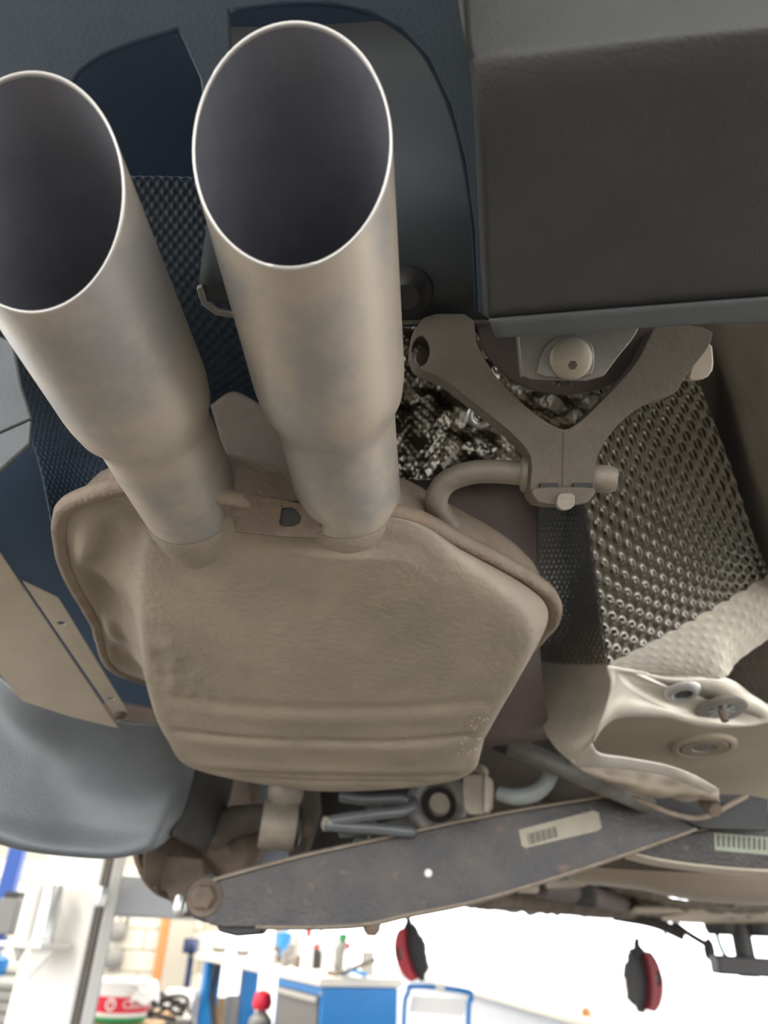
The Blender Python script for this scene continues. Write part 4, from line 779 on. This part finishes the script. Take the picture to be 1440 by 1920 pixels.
build('mount_head', slab(pplane(roundpoly([(880, 1452), (884, 1436), (896, 1430), (910, 1436), (916, 1452)], 1), P(890, 1490, Y=1.105), np.array([-.2, -1, -.1])), .02), M['rod'], t, bevel=.004)
build('mount_screw', lathe([(0, 0), (.007, 0), (.006, .006), (0, .006)], P(896, 1442, Y=1.10), (0, -1, -.2), 12), M['rust'], t)
build('mount_side', slab([P(*a) for a in [(908, 1458, 1.105), (914, 1456, 1.105), (914, 1526, 1.105), (907, 1526, 1.105)]], .02, away=False), M['rod'], t)
t = thing('vent_pipe', P(1000, 1490, Y=1.18), 'pale blue grey hooked pipe behind the control arm', 'pipe')
build('hook', tube([P(935, 1488, Y=1.2), P(965, 1494, Y=1.19), P(1000, 1488, Y=1.185), P(1022, 1472, Y=1.18), P(1034, 1450, Y=1.18)], [.011, .0125, .0125, .012, .012], 14, 40), mat('pale_pipe', (.34, .37, .36), .4, 0, (.28, .3, .3), 30, .5), t)

# floor sheet with plug inside the shield opening
t = thing('boot_floor_panel', P(1300, 1430, Y=1.2), 'beige brown floor sheet with round plug inside shield opening', 'body panel')
fp = [[(1090, 1320, .97), (1200, 1310, .96), (1330, 1320, .97), (1560, 1320, .97), (2100, 1310, .97)], [(1090, 1390, 1.12), (1200, 1385, 1.11), (1330, 1390, 1.12), (1560, 1395, 1.13), (2100, 1395, 1.13)], [(1130, 1440, 1.22), (1200, 1445, 1.23), (1330, 1455, 1.26), (1560, 1470, 1.28), (2100, 1490, 1.28)], [(1200, 1480, 1.30), (1260, 1485, 1.31), (1340, 1500, 1.33), (1560, 1545, 1.36), (2100, 1590, 1.36)]]
build('floor_sheet', patch([px(r) for r in fp], 40, 40), M['bootpan'], t, solid=.003)
pcn = P(1320, 1400, Y=1.128); pax = np.cross(P(1560, 1395, Y=1.13)-P(1200, 1385, Y=1.11), P(1330, 1455, Y=1.26)-P(1330, 1320, Y=.97)); pax /= np.linalg.norm(pax); pax *= -np.sign(pax[2])
build('plug_rim', lathe([(.036, .0), (.037, .003), (.042, .004), (.046, .002), (.047, -.004), (.035, -.004)], pcn, pax, 40, True), M['bootpan'], t)
pl = build('plug', lathe([(.016, .001), (.018, .003), (.032, .0035), (.034, .002), (.032, -.002)], pcn, pax, 36), M['bolt'], t)
build('plug_centre', lathe([(0, .002), (.016, .001), (.018, -.002), (0, -.002)], pcn, pax, 24), M['grey'], pl)
t = thing('sealant_ledge', P(1200, 1465, Y=1.1), 'lumpy dusty ledge below the curled shield tongue', 'body panel')
sl_ = [[(1070, 1430, 1.06), (1140, 1435, 1.07), (1220, 1445, 1.08), (1290, 1458, 1.09), (1345, 1480, 1.1)], [(1095, 1446, 1.06), (1150, 1462, 1.07), (1220, 1478, 1.08), (1290, 1488, 1.09), (1345, 1494, 1.1)], [(1130, 1455, 1.09), (1170, 1478, 1.1), (1230, 1492, 1.11), (1290, 1498, 1.12), (1350, 1504, 1.13)]]
build('ledge', patch([px(r) for r in sl_], 70, 24, rough=.005, seed=4), M['tank'], t, solid=.004)

# ---------------------------------------------------------------- fuel tank and the far underbody
t = thing('fuel_tank', P(1280, 1660, Y=1.8), 'smooth dusty beige fuel tank bulging at lower right', 'tank')
tk = [[(1030, 1600, 1.62), (1140, 1590, 1.58), (1280, 1600, 1.56), (1440, 1600, 1.56), (1640, 1600, 1.58)], [(1060, 1640, 1.66), (1160, 1640, 1.60), (1300, 1650, 1.58), (1440, 1655, 1.58), (1640, 1650, 1.6)], [(1090, 1655, 1.75), (1190, 1665, 1.70), (1300, 1685, 1.68), (1440, 1694, 1.68), (1640, 1690, 1.7)], [(1085, 1648, 2.0), (1190, 1660, 2.0), (1300, 1682, 2.0), (1440, 1692, 2.0), (1640, 1690, 2.0)]]
build('tank_shell', patch([px(r) for r in tk], 50, 40), M['tank'], t, solid=.004)
build('tank_seam', tube([P(1130, 1592, Y=1.565), P(1190, 1606, Y=1.55), P(1280, 1618, Y=1.545), P(1360, 1622, Y=1.545), P(1460, 1630, Y=1.55), P(1620, 1634, Y=1.56)], .005, 10, 50), M['beige'], t)
t = thing('engine_undertray', P(1100, 1690, Y=3.0), 'blurred brown undertray and pipes at the far front of car', 'undertray')
ut = [[(860, 1690, 2.2), (1000, 1660, 2.2), (1150, 1655, 2.3), (1300, 1690, 2.3), (1500, 1700, 2.3)], [(840, 1696, 2.9), (1000, 1690, 2.9), (1150, 1690, 2.9), (1300, 1715, 2.9), (1500, 1715, 2.9)], [(820, 1694, 3.9), (1000, 1712, 3.9), (1150, 1718, 3.9), (1300, 1722, 3.9), (1500, 1722, 3.9)]]
build('tray_sheet', patch([px(r) for r in ut], 60, 40, rough=.02, seed=2), M['wallbrown'], t, solid=.006)
build('front_pipe', tube([P(900, 1680, Y=2.1), P(1000, 1686, Y=2.4), P(1120, 1702, Y=2.8), P(1180, 1706, Y=3.2)], .032, 14), M['rust'], t)
build('front_pipe', tube([P(1010, 1660, Y=2.0), P(1110, 1680, Y=2.3), P(1200, 1700, Y=2.8)], .028, 14), M['purple'], t)
build('gearbox_mount', box(P(1060, 1668, Y=2.2), (.16, .1, .07), (1, .1, -.1)), M['dark'], t, bevel=.015)
build('bright_lug', box(P(1060, 1656, Y=2.0), (.10, .05, .02), (1, 0, .1)), M['beige'], t, bevel=.006)
build('bright_lug', box(P(1250, 1706, Y=2.6), (.22, .1, .02), (1, 0, .03)), M['beige'], t, bevel=.008)
build('bright_lug', box(P(990, 1666, Y=2.0), (.05, .04, .02)), M['beige'], t, bevel=.006)
build('pale_fairing', patch([px([(1240, 1722, 2.6), (1330, 1712, 2.6), (1470, 1712, 2.6)]), px([(1260, 1726, 2.9), (1350, 1722, 2.9), (1470, 1722, 2.9)]), px([(1290, 1728, 3.2), (1360, 1730, 3.2), (1470, 1728, 3.2)])], 24, 16), M['beige'], t, solid=.01)
# front steering arms (black, against the bright window)
t = thing('track_rod', P(1250, 1750, Y=3.6), 'thin dark track rod drooping against the bright window', 'rod')
build('rod', tube([P(1150, 1712, Y=3.6), P(1225, 1728, Y=3.6), P(1282, 1756, Y=3.6)], [.03, .026, .018], 12), M['dark'], t)
build('link', tube([P(1262, 1728, Y=3.65), P(1290, 1750, Y=3.65), P(1330, 1774, Y=3.6)], .012, 10), M['dark'], t)
build('rod_boot', lathe([(0, -.04), (.018, -.03), (.024, 0), (.018, .03), (0, .05)], P(1330, 1782, Y=3.6), (.1, 0, 1), 16), M['dark'], t)
build('cable', tube([P(1246, 1748, Y=3.7), P(1248, 1760, Y=3.7), P(1253, 1768, Y=3.7)], .006, 8), M['dark'], t)
# front brakes
def brake(c, side, label, tilt, ml, mr):
    """disc shield edge-on with a caliper on its outer side; ml = width of shield, mr = width of caliper"""
    t = thing('front_brake', c, label, 'brake', 'front brakes hanging below the car')
    up_ = np.array([tilt, 0, 1.0]); up_ /= np.linalg.norm(up_); lat = np.array([1., .25*side, 0]); lat -= up_*np.dot(lat, up_); lat /= np.linalg.norm(lat); nrm = np.cross(lat, up_)
    if nrm[1] > 0: nrm = -nrm
    sh = []
    for k in np.linspace(0, 2*math.pi, 44)[:-1]:
        r = 1+.07*math.sin(7*k)+.04*math.sin(17*k)
        sh.append(c-lat*side*.030+r*(math.cos(k)*lat*ml+math.sin(k)*up_*.122))
    build('dust_shield', slab(sh, .03), M['black'], t, bevel=.004)
    cal = [c+lat*side*(.005+mr*math.cos(k))+up_*.118*math.sin(k)*(1-.12*math.cos(k)) for k in np.linspace(-1.5, 1.5, 20)]
    cal += [c+lat*side*(-.03+.035*math.cos(k))+up_*.112*math.sin(k) for k in np.linspace(1.4, -1.4, 12)]
    win = [c+lat*side*(.040+.014*math.cos(k))+up_*(.012+.028*math.sin(k)) for k in np.linspace(0, 2*math.pi, 15)[:-1]]
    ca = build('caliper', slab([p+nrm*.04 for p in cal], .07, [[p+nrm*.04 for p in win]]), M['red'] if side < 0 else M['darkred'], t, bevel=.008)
    build('piston', lathe([(0, 0), (.028, 0), (.028, .02), (0, .022)], c+lat*side*.035+nrm*.0+up_*.012, nrm, 18), M['grey'], ca)
    build('top_lug', tube([c+up_*.10-lat*side*.02, c+up_*.135-lat*side*.035, c+up_*.165-lat*side*.03], [.03, .016, .012], 10), M['black'], t)
    return t
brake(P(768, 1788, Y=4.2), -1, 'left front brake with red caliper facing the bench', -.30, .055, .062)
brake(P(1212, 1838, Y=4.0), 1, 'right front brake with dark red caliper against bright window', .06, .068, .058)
# right lift pad
t = thing('lift_pad', P(1385, 1760, Y=3.2), 'black lift arm pad with stem at the lower right', 'lift arm')
lp = P(1385, 1726, Y=3.2)
for s in (-.07, .07): build('rubber_pad', lathe([(0, -.05), (.05, -.05), (.06, -.03), (.06, .05), (0, .05)], lp+np.array([s, 0, 0]), UPV, 22), M['black'], t)
build('stem', lathe([(0, -.16), (.035, -.16), (.035, .04), (0, .04)], lp+np.array([0, .0, -.02]), UPV, 20), M['black'], t)
build('arm', box(lp+np.array([.18, .0, -.15]), (.62, .1, .06), (1, .1, -.02)), M['black'], t, bevel=.006)
build('arm_head', box(lp+np.array([.22, -.02, -.10]), (.16, .12, .10)), M['black'], t, bevel=.008)
build('spring_clip', tube([lp+np.array([-.09, 0, -.05]), lp+np.array([-.08, 0, -.1]), lp+np.array([-.05, 0, -.15])], .008, 8), M['green'], t)
